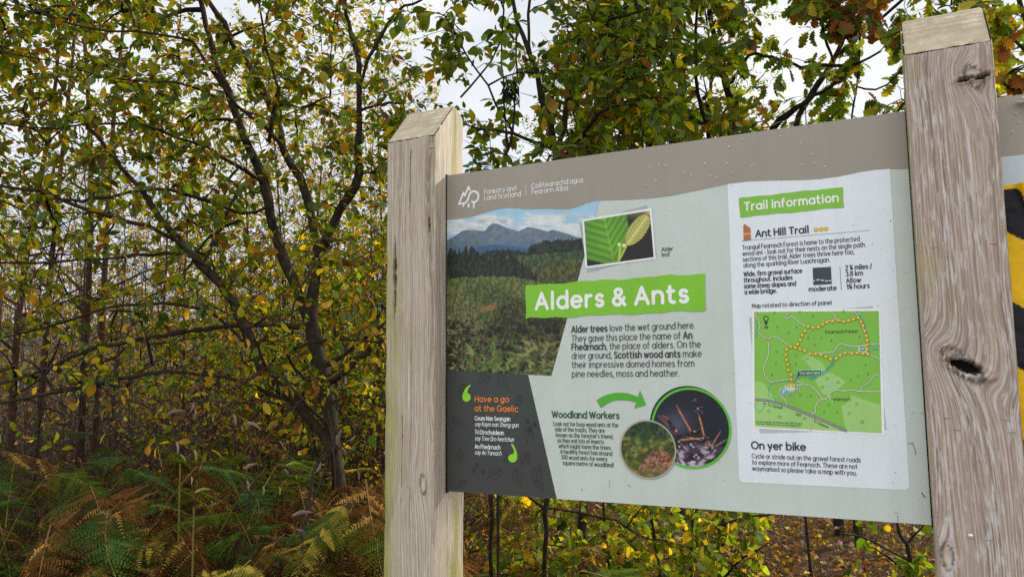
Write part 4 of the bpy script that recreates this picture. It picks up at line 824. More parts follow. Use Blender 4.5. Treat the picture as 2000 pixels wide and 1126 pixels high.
# raindrops on the laminate
def drop_mesh():
    V = [(0, -1, 0)]; F = []; n = 10
    for k_, (r0_, h) in enumerate(((.5, .85), (.85, .5), (1.0, 0))):
        for g in range(n): V.append((r0_*cos(g/n*2*pi), -h, r0_*sin(g/n*2*pi)*1.08))
    for g in range(n):
        F.append((0, 1+(g+1) % n, 1+g))
        for k_ in range(2): F.append((1+k_*n+g, 1+k_*n+(g+1) % n, 1+(k_+1)*n+(g+1) % n, 1+(k_+1)*n+g))
    return V, F
dv, df = drop_mesh(); d0 = mesh_np('raindrop', np.array(dv)*.001, df, M_DROP, info, None, True)
r_ = np.random.default_rng(12); first = True
def sprinkle(n, bx, s0, s1):
    global first
    for _ in range(n):
        x_, z_ = pan(r_.uniform(bx[0], bx[2]), r_.uniform(bx[1], bx[3]))
        o = d0 if first else d0.copy()
        if not first: COL.objects.link(o); o.parent = info
        first = False
        q = r_.uniform(s0, s1); o.location = (x_, -.0030, z_); o.scale = (q, q*.55, q)
sprinkle(22, (1250, 315, 1440, 365), 1.0, 2.2); sprinkle(14, (1400, 258, 1640, 330), 1.4, 2.6); sprinkle(10, (1300, 400, 1420, 530), 1.0, 1.9); sprinkle(14, (1300, 620, 1430, 940), .8, 2.0); sprinkle(14, (1640, 380, 1770, 600), 1.0, 2.2); sprinkle(8, (1430, 600, 1470, 900), 1.0, 2.0); sprinkle(6, (1740, 640, 1800, 980), 1.2, 2.4); sprinkle(8, (1130, 930, 1500, 1000), 1.0, 2.0)
gr = Art()
for (pts, wd) in (([(1774, 866), (1782, 864), (1786, 874), (1789, 887)], .0010), ([(1800, 961), (1806, 970)], .0016), ([(1747, 999), (1755, 1002)], .0006), ([(1190, 936), (1191, 950)], .0006), ([(1228, 946), (1231, 949)], .0014), ([(1136, 953), (1138, 956)], .0012), ([(1753, 1005), (1753, 1018)], .0006), ([(1739, 433), (1741, 429)], .0008), ([(1172, 478), (1076, 478)][1:]+[(1078, 481)], .002)):
    gr.stroke([pan(*q) for q in pts], wd, (92, 84, 62), 8)
gr.build('dirt_specks', info)
# ------------------------------------------------------------------ second panel beyond the right post, hazard sheeting on it
X2 = W0+PW+.0006; sp = empty('notice_panel', (0, 0, 0)); tag(sp, 'second grey panel edge showing to the right of the flaking post', 'information board')
slab('board', X2, X2+.95, GZ, GZ+.8050, .0055, sp, M_BOARD)
b2 = Art(); zl = pan(1968, 305.5)[1]
b2.poly([(X2+.0002, zl), (X2+.9498, zl), (X2+.9498, zt_), (X2+.0002, zt_)], (150, 143, 131), 2); b2.build('header_band', sp)
b3 = Art(); b3.poly([(X2+.0002, zb_), (X2+.9498, zb_), (X2+.9498, zl), (X2+.0002, zl)], (186, 196, 202), 2); b3.build('lower_print', sp)
# crumpled tag at the top edge
x_, z_ = pan(1992, 203); nx, nz = 14, 8; u, v = np.meshgrid(np.linspace(0, 1, nx), np.linspace(0, 1, nz))
V = np.stack([x_-.008+u*.045, -.004-.012*np.abs(np.sin(u*9+v*3))-.004*vn(u*9, v*9, 3), z_+(v-.5)*.016*(.4+u)+.004*np.sin(u*5)], -1).reshape(-1, 3)
i = np.arange(nz-1)[:, None]*nx; j = np.arange(nx-1)[None]; F = np.stack([i+j, i+j+1, i+nx+j+1, i+nx+j], -1).reshape(-1, 4)
mesh_np('tape_scrap', V, F, plain('clear_tape', (.62, .62, .58), .2), sp, None, True)
for (dx_, dz_) in ((1984, 222), (1976, 258), (1990, 240)):
    o = d0.copy(); COL.objects.link(o); o.parent = sp; xx, zz = pan(dx_, dz_); o.location = (xx, -.0014, zz); o.scale = (2.2, 1.2, 2.2)
# hazard sheet
M_HAZ, t, p, o = mat('hazard_plastic'); a_ = attr(t, 'Col'); t.links.new(a_.outputs['Color'], p.inputs['Base Color']); p.inputs['Roughness'].default_value = .42; p.inputs['Specular IOR Level'].default_value = .18
xs = np.arange(X2+.002, X2+.42, .0022); zz0 = GZ+.03; zz1 = pan(1968, 362)[1]; zs = np.arange(zz0, zz1, .0022)
XX, ZZ = np.meshgrid(xs, zs)
per = .25; ph_ = (ZZ + XX*.72); zA = pan(1973, 458); ph0 = zA[1]+.72*zA[0]; fr = ((ph0-ph_)/per) % 1
yel = fr < .52
top_ = ZZ > zz1-.009-.045*np.clip((XX-X2-.022-.006*vn(ZZ*60, XX*60, 3))/.02, 0, 1); yel = yel | top_
wr = .010*fbm(XX*14, ZZ*14, 4, 4)+.012*np.exp(-((XX-X2-.035-.25*(zz1-ZZ))/.010)**2)*sm(.25, .02, zz1-ZZ)
V = np.stack([XX, -.004-wr, ZZ], -1).reshape(-1, 3); C = np.where(yel[..., None], np.array([.82, .50, .006]), np.array([.012, .013, .016])).reshape(-1, 3)
ny_, nx_ = XX.shape; i = np.arange(ny_-1)[:, None]*nx_; j = np.arange(nx_-1)[None]; F = np.stack([i+j, i+j+1, i+nx_+j+1, i+nx_+j], -1).reshape(-1, 4)
hs = mesh_np('hazard_sheet', V, F, M_HAZ, None, {'Col': ('FLOAT_COLOR', C)}, True); tag(hs, 'black and yellow striped plastic sheeting hung over the second panel', 'hazard sheeting')
# ------------------------------------------------------------------ ground and hills
def ground_z(x, y):
    d = np.hypot(x-1, y+1.7)
    return .10*(fbm(x*.7+40, y*.7+40, 3, 4)-.5)*np.clip(d/3, 0, 1) + .035*np.clip(y-5, 0, 30)*sm(-2, 6, x) - .02*np.clip(y-6, 0, 40)*sm(-1, -12, x)
M_GND, t, p, o = mat('leaf_litter_soil')
tcn = t.nodes.new('ShaderNodeTexCoord')
na_ = node(t, 'ShaderNodeTexNoise', Scale=2.2, Detail=8.0, Roughness=.7); nb_ = node(t, 'ShaderNodeTexVoronoi', Scale=26.0); nc_ = node(t, 'ShaderNodeTexNoise', Scale=60.0, Detail=4.0)
for q in (na_, nb_, nc_): t.links.new(tcn.outputs['Object'], q.inputs['Vector'])
c = ramp(t, na_.outputs['Fac'], [(.3, (.035, .026, .016)), (.5, (.075, .05, .028)), (.7, (.055, .058, .02))])
c = mixc(t, ramp(t, nb_.outputs['Color'], [(.45, (0, 0, 0)), (.7, (.8,)*3)]), c, (.15, .09, .045)); c = mixc(t, ramp(t, nc_.outputs['Fac'], [(.5, (0, 0, 0)), (.65, (.7,)*3)]), c, (.03, .02, .012))
t.links.new(c, p.inputs['Base Color']); p.inputs['Roughness'].default_value = .95; p.inputs['Specular IOR Level'].default_value = .05
bp = node(t, 'ShaderNodeBump', Strength=.8, Distance=.03); t.links.new(nc_.outputs['Fac'], bp.inputs['Height']); t.links.new(bp.outputs[0], p.inputs['Normal'])
def axis(a, b, n, c0): 
    u = np.linspace(-1, 1, n); return c0+np.sign(u)*(np.abs(u)**2.2)*np.where(u < 0, c0-a, b-c0)
gx, gy = np.meshgrid(axis(-220, 220, 120, 0), axis(-60, 260, 130, 2))
V = np.stack([gx, gy, ground_z(gx, gy)], -1).reshape(-1, 3); nx = 120
i = np.arange(129)[:, None]*nx; j = np.arange(nx-1)[None]; F = np.stack([i+j, i+j+1, i+nx+j+1, i+nx+j], -1).reshape(-1, 4)
tag(mesh_np('ground', V, F, M_GND, None, None, True), kind='structure')
M_HILL = plain('heather_hillside', (.20, .21, .23), .95, 0, .35, .06)
hx_, hy_ = np.meshgrid(np.linspace(-330, 120, 90), np.linspace(0, 1, 16))
ang = hx_/330; dist = 150+110*hy_
HX = -140+hx_*1.2; HY = 90+110*hy_+.0*hx_; HZ = -3+hy_*(16+15*fbm(hx_/70+3, hx_*0, 5, 4))*sm(120, -60, hx_) + 2*fbm(hx_/12, hy_*6, 9, 4)*hy_
V = np.stack([HX, HY, HZ], -1).reshape(-1, 3); nx = 90; i = np.arange(15)[:, None]*nx; j = np.arange(nx-1)[None]; F = np.stack([i+j, i+j+1, i+nx+j+1, i+nx+j], -1).reshape(-1, 4)
tag(mesh_np('hill', V, F, M_HILL, None, None, True), kind='structure')
# ------------------------------------------------------------------ leaves, twigs, trees
def leaf_mat(name, trans=.45, rough=.5):
    m, t, p, o = mat(name); a_ = attr(t, 'Col'); tcn = t.nodes.new('ShaderNodeTexCoord')
    nz = node(t, 'ShaderNodeTexNoise', Scale=75.0, Detail=3.0); t.links.new(tcn.outputs['Object'], nz.inputs['Vector'])
    c = mixc(t, ramp(t, nz.outputs['Fac'], [(.60, (0, 0, 0)), (.70, (.5,)*3)]), a_.outputs['Color'], (.10, .055, .012))
    hs_ = node(t, 'ShaderNodeTexNoise', Scale=18.0, Detail=2.0); t.links.new(tcn.outputs['Object'], hs_.inputs['Vector'])
    c = mixc(t, 1.0, c, ramp(t, hs_.outputs['Fac'], [(.3, (.75,)*3), (.7, (1.2,)*3)]), 'MULTIPLY')
    t.links.new(c, p.inputs['Base Color']); p.inputs['Roughness'].default_value = rough; p.inputs['Specular IOR Level'].default_value = .22 if rough < .6 else .05
    tr = t.nodes.new('ShaderNodeBsdfTranslucent'); t.links.new(mixc(t, 1.0, c, (1.6, 1.5, .55), 'MULTIPLY'), tr.inputs[0])
    mx = t.nodes.new('ShaderNodeMixShader'); mx.inputs[0].default_value = trans
    t.links.new(p.outputs[0], mx.inputs[1]); t.links.new(tr.outputs[0], mx.inputs[2]); t.links.new(mx.outputs[0], o.inputs[0])
    return m
M_LEAF = leaf_mat('autumn_leaf', .55, .55); M_FERN = leaf_mat('bracken', .35, .8); M_DRY = leaf_mat('dry_leaf', .15, .8)
def bark_mat(name, c0, c1, c2, sc=40):
    m, t, p, o = mat(name); tcn = t.nodes.new('ShaderNodeTexCoord'); mpn = t.nodes.new('ShaderNodeMapping'); mpn.inputs['Scale'].default_value = (1, 1, .5)
    t.links.new(tcn.outputs['Object'], mpn.inputs[0])
    nz = node(t, 'ShaderNodeTexNoise', Scale=float(sc), Detail=6.0, Roughness=.65); t.links.new(mpn.outputs[0], nz.inputs['Vector'])
    nl = node(t, 'ShaderNodeTexNoise', Scale=7.0, Detail=5.0); t.links.new(tcn.outputs['Object'], nl.inputs['Vector'])
    c = ramp(t, nz.outputs['Fac'], [(.3, c0), (.6, c1)]); c = mixc(t, ramp(t, nl.outputs['Fac'], [(.52, (0, 0, 0)), (.66, (.8,)*3)]), c, c2)
    t.links.new(c, p.inputs['Base Color']); p.inputs['Roughness'].default_value = .85; p.inputs['Specular IOR Level'].default_value = .08
    bp = node(t, 'ShaderNodeBump', Strength=.6, Distance=.004); t.links.new(nz.outputs['Fac'], bp.inputs['Height']); t.links.new(bp.outputs[0], p.inputs['Normal'])
    return m
M_BARK = bark_mat('willow_bark', (.017, .013, .009), (.048, .037, .026), (.042, .042, .024))
M_BARKD = bark_mat('dark_bark', (.013, .010, .008), (.036, .028, .021), (.03, .032, .016))
M_BIRCH = bark_mat('red_brown_birch_bark', (.024, .014, .010), (.066, .034, .022), (.075, .058, .042), 25)
M_TWIG = bark_mat('bare_twig', (.020, .014, .011), (.062, .042, .034), (.045, .038, .024), 60)

def unit(v): return v/np.maximum(np.linalg.norm(v, axis=-1, keepdims=True), 1e-9)
class Leaves:
    def __init__(s): s.P = []; s.D = []; s.N = []; s.S = []; s.C = []; s.K = []
    def add(s, p, d, n, size, col, curl=.12): s.P.append(p); s.D.append(d); s.N.append(n); s.S.append(size); s.C.append(col); s.K.append(curl)
    def addv(s, P, D, N_, S_, C, K): s.P += list(P); s.D += list(D); s.N += list(N_); s.S += list(S_); s.C += list(C); s.K += list(K)
    def build(s, name, m, parent, shape='oval', seed=1):
        r = np.random.default_rng(seed)
        if not s.P: return None
        P = np.array(s.P); D = unit(np.array(s.D)); N0 = np.array(s.N); S_ = np.array(s.S); C = np.array(s.C); K = np.array(s.K)
        B = unit(np.cross(D, N0)); N_ = np.cross(B, D)
        if shape == 'oval': st = [(0, .02), (.2, .22), (.45, .30), (.72, .22), (1, .015)]
        elif shape == 'small': st = [(0, .03), (.4, .38), (1, .02)]
        elif shape == 'oak': st = [(0, .02), (.16, .10), (.26, .24), (.34, .13), (.47, .33), (.56, .18), (.70, .34), (.78, .20), (.90, .22), (1, .05)]
        elif shape == 'hazel': st = [(0, .12), (.12, .36), (.4, .46), (.7, .38), (.86, .2), (1, .01)]
        st = np.array(st); n = len(st); M_ = len(P)
        U = st[:, 0]; Wd = st[:, 1]
        asp = r.uniform(.82, 1.15, M_)
        wob = r.normal(0, .05, (M_, n)) if shape != 'small' else np.zeros((M_, n))
        fold = r.uniform(.05, .45, M_); bend = r.normal(0, .10, M_)
        out_ = np.empty((M_, n, 3, 3))
        for k in range(n):
            cen = P + (S_*U[k])[:, None]*D + (S_*(K*(U[k]**2)*-1.0))[:, None]*N_ + (S_*bend*U[k]**2)[:, None]*B
            wl = Wd[k]*asp*(1+wob[:, k])
            out_[:, k, 1] = cen
            for sgn, q in ((-1, 0), (1, 2)):
                out_[:, k, q] = cen + (sgn*S_*wl)[:, None]*B + (S_*wl*fold)[:, None]*N_
        V = out_.reshape(-1, 3); q = np.arange(n-1)*3
        f = np.concatenate([np.stack([q, q+1, q+4, q+3], 1), np.stack([q+1, q+2, q+5, q+4], 1)])
        F = (np.arange(M_)[:, None, None]*(n*3)+f[None]).reshape(-1, 4)
        CC = np.repeat(C[:, None], n*3, 1).reshape(-1, 3)
        return mesh_np(name, V, F, m, parent, {'Col': ('FLOAT_COLOR', CC)}, True)
class Tubes:
    def __init__(s): s.V = []; s.F = []; s.b = 0
    def add(s, P, Rr, k=5):
        P = np.asarray(P, float); n = len(P); Rr = np.broadcast_to(Rr, n)
        if n < 2: return
        T = np.gradient(P, axis=0); T = unit(T)
        ref = np.array([.31, .22, .92]) if abs(T[0] @ np.array([.31, .22, .92])) < .9 else np.array([1., 0, .1])
        A_ = unit(np.cross(T, ref)); B_ = np.cross(T, A_)
        an = np.arange(k)/k*2*pi
        V = P[:, None]+Rr[:, None, None]*(np.cos(an)[None, :, None]*A_[:, None]+np.sin(an)[None, :, None]*B_[:, None])
        s.V.append(V.reshape(-1, 3)); i = (np.arange(n-1)*k)[:, None]; j = np.arange(k)[None]; j2 = (j+1) % k
        s.F.append((np.stack([i+j, i+j2, i+k+j2, i+k+j], -1).reshape(-1, 4))+s.b); s.b += n*k
    def build(s, name, m, parent=None):
        return mesh_np(name, np.concatenate(s.V), np.concatenate(s.F), m, parent, None, True) if s.V else None
def spline3(pts, step=.07):
    P = np.array(pts, float); out_ = []
    for i in range(len(P)-1):
        a, b, c, d = P[max(i-1, 0)], P[i], P[i+1], P[min(i+2, len(P)-1)]
        n = max(2, int(np.linalg.norm((c-b)[:3])/step))
        for t_ in np.linspace(0, 1, n, endpoint=False): out_.append(.5*((2*b)+(-a+c)*t_+(2*a-5*b+4*c-d)*t_*t_+(-a+3*b-3*c+d)*t_**3))
    out_.append(P[-1]); return np.array(out_)
def limb(pts):
    """[(px, py, depth, radius_px)] -> points and radii in metres, gently knobbly."""
    Q = np.array([np.append(at(a, b, d), .86*r*d/FPX) for (a, b, d, r) in pts]); Q = spline3(Q)
    Q[1:-1, :3] += rng.normal(0, .004, (len(Q)-2, 3)); Q[:, 3] *= 1+.10*np.sin(np.arange(len(Q))*.9+rng.uniform(0, 6))
    return Q
def grow(limbs, targets, leafn, leaffn, seed, sag=.10, tip=.0011, kpow=.42, r0=.0016, maxr=.02):
    """Joins every target point to the nearest wood by a curved twig (so that nothing floats). Returns Tubes, Leaves, and runs leaffn along each twig."""
    r = np.random.default_rng(seed); T = np.asarray(targets)
    nodes = np.empty((len(T)*9+sum(len(l) for l in limbs)+10, 3)); own = np.full(len(nodes), -1); rad = np.zeros(len(nodes)); m = 0
    for l in limbs:
        nodes[m:m+len(l)] = l[:, :3]; rad[m:m+len(l)] = l[:, 3]; m += len(l)
    m0 = m
    dm = np.full(len(T), 1e9)
    for k in range(0, m0, 3): dm = np.minimum(dm, np.linalg.norm(T-nodes[k], axis=1))
    tw = []; par = []
    for ti in np.argsort(dm+r.uniform(0, .25, len(T))):
        q = T[ti]; dv = nodes[:m]-q; d2 = np.sqrt((dv*dv).sum(1)) + .35*np.clip(dv[:, 2], 0, None) + (np.arange(m) >= m0)*.06
        k = int(np.argmin(d2)); a = nodes[k]; ln = np.linalg.norm(q-a)
        if ln < .03: continue
        n = int(np.clip(ln/.07, 3, 8)); t_ = np.linspace(0, 1, n+1)[:, None]
        side = unit(r.normal(0, 1, 3)); bow = side*ln*sag*r.uniform(.4, 1.4)+np.array([0, 0, ln*sag*.8])
        P = a+(q-a)*t_+bow*(4*t_*(1-t_))*.6 + r.normal(0, .009*min(1, ln*2), (n+1, 3))*(t_ > 0)*(t_ < 1)
        tid = len(tw); tw.append(P); par.append(own[k])
        nodes[m:m+n] = P[1:]; own[m:m+n] = tid; m += n
    cnt = np.ones(len(tw))
    for i in range(len(tw)-1, -1, -1):
        if par[i] >= 0: cnt[par[i]] += cnt[i]
    tb = Tubes(); R_ = np.minimum(r0*cnt**kpow, maxr)
    for i, P in enumerate(tw):
        rr_ = np.linspace(R_[i], max(tip, R_[i]*.45), len(P)); tb.add(P, rr_, 5 if R_[i] > .006 else 3)
        if leafn > 0: leaffn(P, r)
    return tb
PAL = {
 'green': (.15, .195, .010), 'deep': (.072, .125, .010), 'under': (.14, .195, .085), 'olive': (.31, .28, .015), 'yellow': (.50, .35, .018), 'gold': (.36, .20, .02), 'rust': (.22, .085, .018), 'brown': (.11, .058, .025), 'lime': (.20, .26, .03), 'pale': (.36, .29, .25)}
def pick(r, w):
    k = list(w); p = np.array([w[q] for q in k], float); c = np.array(PAL[k[r.choice(len(k), p=p/p.sum())]])
    return np.clip(c*r.uniform(.7, 1.3)*(1+r.normal(0, .08, 3)), .004, .7)
def leaffn_make(LV, n, size, pal, droop=.35, curl=(.0, .35), start=.25, flat=(.35, 1.2, .6)):
    def f(P, r):
        L_ = len(P); nn = r.poisson(n)
        for i in range(nn):
            t_ = start+(1-start)*(i+.7)/max(nn, 1)*r.uniform(.9, 1.0); q = min(t_*(L_-1), L_-1.001); k = int(q); pos = P[k]+(P[k+1]-P[k])*(q-k)
            d = unit(P[k+1]-P[k]); sd = unit(np.cross(d, r.normal(0, 1, 3)))
            dr = unit(d*r.uniform(.1, 1)+sd*r.uniform(.4, 1.2)+np.array([0, 0, -droop*r.uniform(.2, 2.0)]))
            nm = unit(np.array([0, 0, 1.0])*r.uniform(flat[0], flat[1])+r.normal(0, flat[2], 3))
            LV.add(pos+dr*.012, dr, nm, size[0]+(size[1]-size[0])*r.uniform()**1.5, pick(r, pal), r.uniform(*curl))
    return f
def targets(n, rect, D, dens=None, seed=0, zmin=.12):
    r = np.random.default_rng(seed); out_ = []
    while len(out_) < n:
        px, py = r.uniform(rect[0], rect[2]), r.uniform(rect[1], rect[3])
        if dens is not None and r.uniform() > dens(px, py): continue
        q = at(px, py, r.uniform(*D))
        if q[2] > zmin: out_.append(q)
    return np.array(out_)
def ell(px, py, cx, cy_, rx, ry): return ((px-cx)/rx)**2+((py-cy_)/ry)**2 < 1
def new_tree(name, label, cat, limbs, bark, group=None, k=9):
    base = limbs[0][0, :3]; root = empty(name, (0, 0, 0)); tag(root, label, cat, group)
    tb = Tubes()
    for l in limbs: tb.add(l[:, :3], l[:, 3], k if l[0, 3] > .008 else 5)
    tb.build('trunk', bark, root); return root
# --- main many-stemmed goat willow on the left
DM = 3.6
g0 = at(668, 1000, DM)
Bz = lambda px, D: (px, 703+1.54*FPX/D)          # ground row at a depth
lm = []
lm.append(limb([(690, 1360, DM, 18), (678, 1126, DM, 17), (664, 960, DM, 16.5), (640, 780, DM, 16), (615, 659, DM, 18), (607, 612, DM, 15), (618, 532, DM, 10), (618, 477, DM, 9), (604, 405, DM, 9), (585, 348, DM, 9), (556, 291, DM+.05, 9), (535, 220, DM+.1, 8.5), (514, 178, DM+.1, 8), (489, 131, DM+.15, 7), (460, 92, DM+.2, 6.5), (439, 46, DM+.2, 6), (411, 11, DM+.2, 5), (360, -90, DM+.3, 4)]))
lm.append(limb([(612, 650, DM, 12), (590, 595, DM+.04, 11), (560, 514, DM+.06, 12), (542, 470, DM+.08, 11.5), (527, 415, DM+.1, 11.5), (524, 390, DM+.1, 11), (506, 330, DM+.12, 10.5), (478, 273, DM+.15, 10), (453, 206, DM+.2, 9), (435, 156, DM+.2, 8), (421, 124, DM+.2, 7.5), (411, 71, DM+.25, 6.5), (396, 20, DM+.3, 5.5), (380, -100, DM+.3, 4)]))
lm.append(limb([(616, 560, DM, 8), (620, 510, DM-.02, 8), (633, 474, DM-.05, 11), (651, 437, DM-.05, 11), (680, 386, DM-.05, 11), (702, 341, DM-.05, 9), (698, 284, DM, 7.5), (700, 213, DM, 7), (702, 153, DM, 6), (695, 99, DM, 5.5), (680, 46, DM, 5), (672, 7, DM, 4.5), (660, -80, DM, 3)]))
lm.append(limb([(700, 175, DM, 3), (720, 117, DM-.05, 4), (748, 67, DM-.05, 4.5), (762, 35, DM-.05, 4), (790, 14, DM-.1, 3), (823, 0, DM-.1, 2.5), (850, -20, DM-.1, 2)]))
lm.append(limb([(648, 880, DM, 12), (600, 810, DM-.02, 12), (545, 754, DM-.05, 12), (516, 728, DM-.08, 12), (498, 688, DM-.1, 11.5), (480, 641, DM-.1, 11), (455, 590, DM-.12, 10), (437, 565, DM-.12, 10), (425, 550, DM-.12, 10), (393, 514, DM-.14, 9.5), (364, 485, DM-.16, 8.5), (335, 452, DM-.18, 8), (309, 423, DM-.2, 7), (284, 383, DM-.2, 6), (240, 330, DM-.25, 5), (196, 270, DM-.3, 4), (150, 220, DM-.3, 3), (110, 150, DM-.3, 2.5)]))
for pts in ([(585, 640, DM, 6), (530, 632, DM-.05, 5.5), (450, 637, DM-.1, 5.5), (400, 641, DM-.1, 5.5), (346, 650, DM-.1, 5.5), (309, 657, DM-.1, 5), (233, 670, DM-.15, 4.5), (164, 688, DM-.2, 4), (109, 714, DM-.2, 3.5), (20, 745, DM-.3, 3), (-60, 760, DM-.3, 2)],
        [(405, 520, DM-.14, 4), (364, 497, DM-.2, 4), (320, 494, DM-.2, 4), (269, 499, DM-.2, 3.6), (156, 508, DM-.3, 3), (70, 513, DM-.3, 2.6), (0, 510, DM-.3, 2.4), (-80, 500, DM-.3, 2)],
        [(365, 487, DM-.16, 5), (346, 470, DM-.2, 5), (291, 441, DM-.25, 4.8), (204, 419, DM-.3, 4.4), (124, 393, DM-.3, 4.2), (76, 370, DM-.35, 4), (0, 361, DM-.35, 3.5), (-120, 345, DM-.35, 2.6), (-300, 360, DM-.3, 1.8)],
        [(124, 390, DM-.3, 3), (160, 391, DM-.3, 4), (211, 384, DM-.3, 4.2), (300, 370, DM-.2, 4), (400, 390, DM-.1, 4), (470, 415, DM, 4), (520, 405, DM+.05, 4)][::-1],
        [(470, 430, DM, 3), (440, 445, DM, 3.4), (404, 468, DM, 3.4), (370, 520, DM-.1, 2.6), (330, 560, DM-.1, 2), (270, 590, DM-.2, 1.6)],
        [(500, 700, DM-.1, 3), (430, 618, DM-.15, 3.5), (380, 600, DM-.2, 4), (330, 592, DM-.2, 4), (291, 593, DM-.25, 4), (230, 600, DM-.25, 3.6), (160, 615, DM-.3, 3.2), (90, 640, DM-.3, 2.6), (0, 660, DM-.3, 2)],
        [(560, 780, DM-.05, 4), (470, 745, DM-.15, 4), (360, 724, DM-.2, 4), (252, 734, DM-.25, 4.4), (187, 751, DM-.3, 4.4), (119, 763, DM-.3, 4), (0, 785, DM-.35, 3), (-60, 795, DM-.35, 2.4)],
        [(648, 745, DM, 8), (684, 714, DM-.05, 7), (710, 690, DM-.05, 6.5), (745, 662, DM-.05, 5.5), (800, 640, DM-.05, 4)], [(640, 712, DM, 5), (691, 678, DM-.05, 5), (715, 660, DM-.05, 4.5), (756, 628, DM-.05, 4), (810, 600, DM, 3)],
        [(660, 760, DM, 3), (600, 740, DM-.2, 3), (560, 690, DM-.3, 3), (600, 672, DM-.35, 3.2), (660, 660, DM-.35, 3), (740, 668, DM-.3, 2.6)],
        [(585, 350, DM, 5), (545, 280, DM-.1, 4.5), (520, 250, DM-.15, 4.4), (460, 205, DM-.2, 4), (420, 150, DM-.25, 3.4), (376, 82, DM-.3, 3), (302, 67, DM-.35, 2.8), (177, 57, DM-.4, 2.4), (71, 21, DM-.4, 2), (0, -10, DM-.4, 1.6)],
        [(520, 272, DM, 3), (525, 272, DM-.1, 4), (535, 200, DM-.15, 4), (543, 170, DM-.2, 3.4), (530, 130, DM-.2, 3), (515, 60, DM-.2, 2.6), (505, -20, DM-.2, 2)],
        [(520, 360, DM+.1, 5), (480, 335, DM, 4.5), (440, 310, DM-.1, 4), (400, 285, DM-.1, 3.6), (340, 270, DM-.2, 3.2), (284, 245, DM-.25, 3), (213, 241, DM-.3, 2.8), (110, 250, DM-.35, 2.2), (0, 240, DM-.4, 2.0), (-120, 225, DM-.4, 1.8), (-260, 240, DM-.3, 1.6)],
        [(395, 515, DM-.1, 4), (430, 440, DM, 4.4), (470, 370, DM+.05, 4), (450, 350, DM+.1, 4), (465, 330, DM+.1, 3)],
        [(355, 163, DM-.1, 2.6), (420, 190, DM, 3), (455, 215, DM+.1, 3)][::-1] + [(300, 160, DM-.2, 2.2), (200, 150, DM-.3, 2), (100, 120, DM-.35, 1.8), (0, 100, DM-.4, 1.5)],
        [(655, 960, DM, 4), (650, 890, DM-.3, 3.4), (655, 850, DM-.4, 3.6), (640, 880, DM-.45, 3.2), (610, 920, DM-.5, 3), (590, 1010, DM-.6, 3.2), (560, 1080, DM-.7, 3), (530, 1125, DM-.8, 3.4), (500, 1180, DM-.8, 3)],
        [(650, 890, DM-.3, 3), (640, 830, DM-.4, 3), (600, 790, DM-.5, 3.2), (560, 740, DM-.5, 3.2), (520, 720, DM-.45, 3)],
        [(655, 880, DM-.35, 2), (700, 840, DM-.5, 2), (660, 800, DM-.6, 2.2), (700, 850, DM-.5, 2.6), (760, 880, DM-.4, 2)],
        [(560, 1075, DM-.7, 2), (520, 1050, DM-.8, 2), (470, 1075, DM-.85, 2.2), (430, 1040, DM-.9, 1.8), (400, 1000, DM-.9, 1.6)]):
    lm.append(limb(pts))
willow = new_tree('willow_tree', 'many-stemmed grey-barked willow with green and yellow leaves, left of the information panel', 'tree', lm, M_BARK)
def dens_w(px, py):
    if ell(px, py, 812, 55, 62, 75) or ell(px, py, 860, 170, 40, 70): return .03
    if ell(px, py, 395, 20, 45, 28) or ell(px, py, 445, 235, 26, 22) or ell(px, py, 480, 30, 26, 30): return .15
    if px > 850: return 0
    if px < -60: return max(0, .95*(1-(-60-px)/560)**1.5)*(.6 if py > 420 else 1)*(.5 if py < -200 else 1)
    if py < 420 and px < 440: return .95
    if py < 330: return .62
    if py < 500 and px > 430: return .5
    if py < 500: return .55
    if py < 690: return .34 if px < 430 else .6
    return .25 if px < 430 else .4
PW_ = {'green': 36, 'deep': 17, 'under': 15, 'olive': 17, 'yellow': 9, 'gold': 7, 'rust': 2.5, 'brown': 4}
LV = Leaves(); tg = targets(4000, (-620, -300, 860, 760), (DM-.45, DM+1.0), dens_w, 5)
tb = grow(lm, tg, 1, leaffn_make(LV, 8, (.022, .060), PW_, .22, flat=(.8, 1.5, .42)), 3)
tb.build('branches', M_BARKD, willow); LV.build('foliage', M_LEAF, willow, 'oval')
# bare, arching twigs low in the willow
tg = targets(440, (-120, 450, 780, 900), (DM-.9, DM+.4), None, 9)
LV2 = Leaves(); tb = grow(lm, tg, 1, leaffn_make(LV2, .5, (.04, .06), {'green': 2, 'olive': 2, 'gold': 2, 'yellow': 2, 'brown': 1}), 13, sag=.22, tip=.0010, r0=.0017)
tb.build('twigs', M_TWIG, willow); LV2.build('sparse_leaves', M_LEAF, willow)
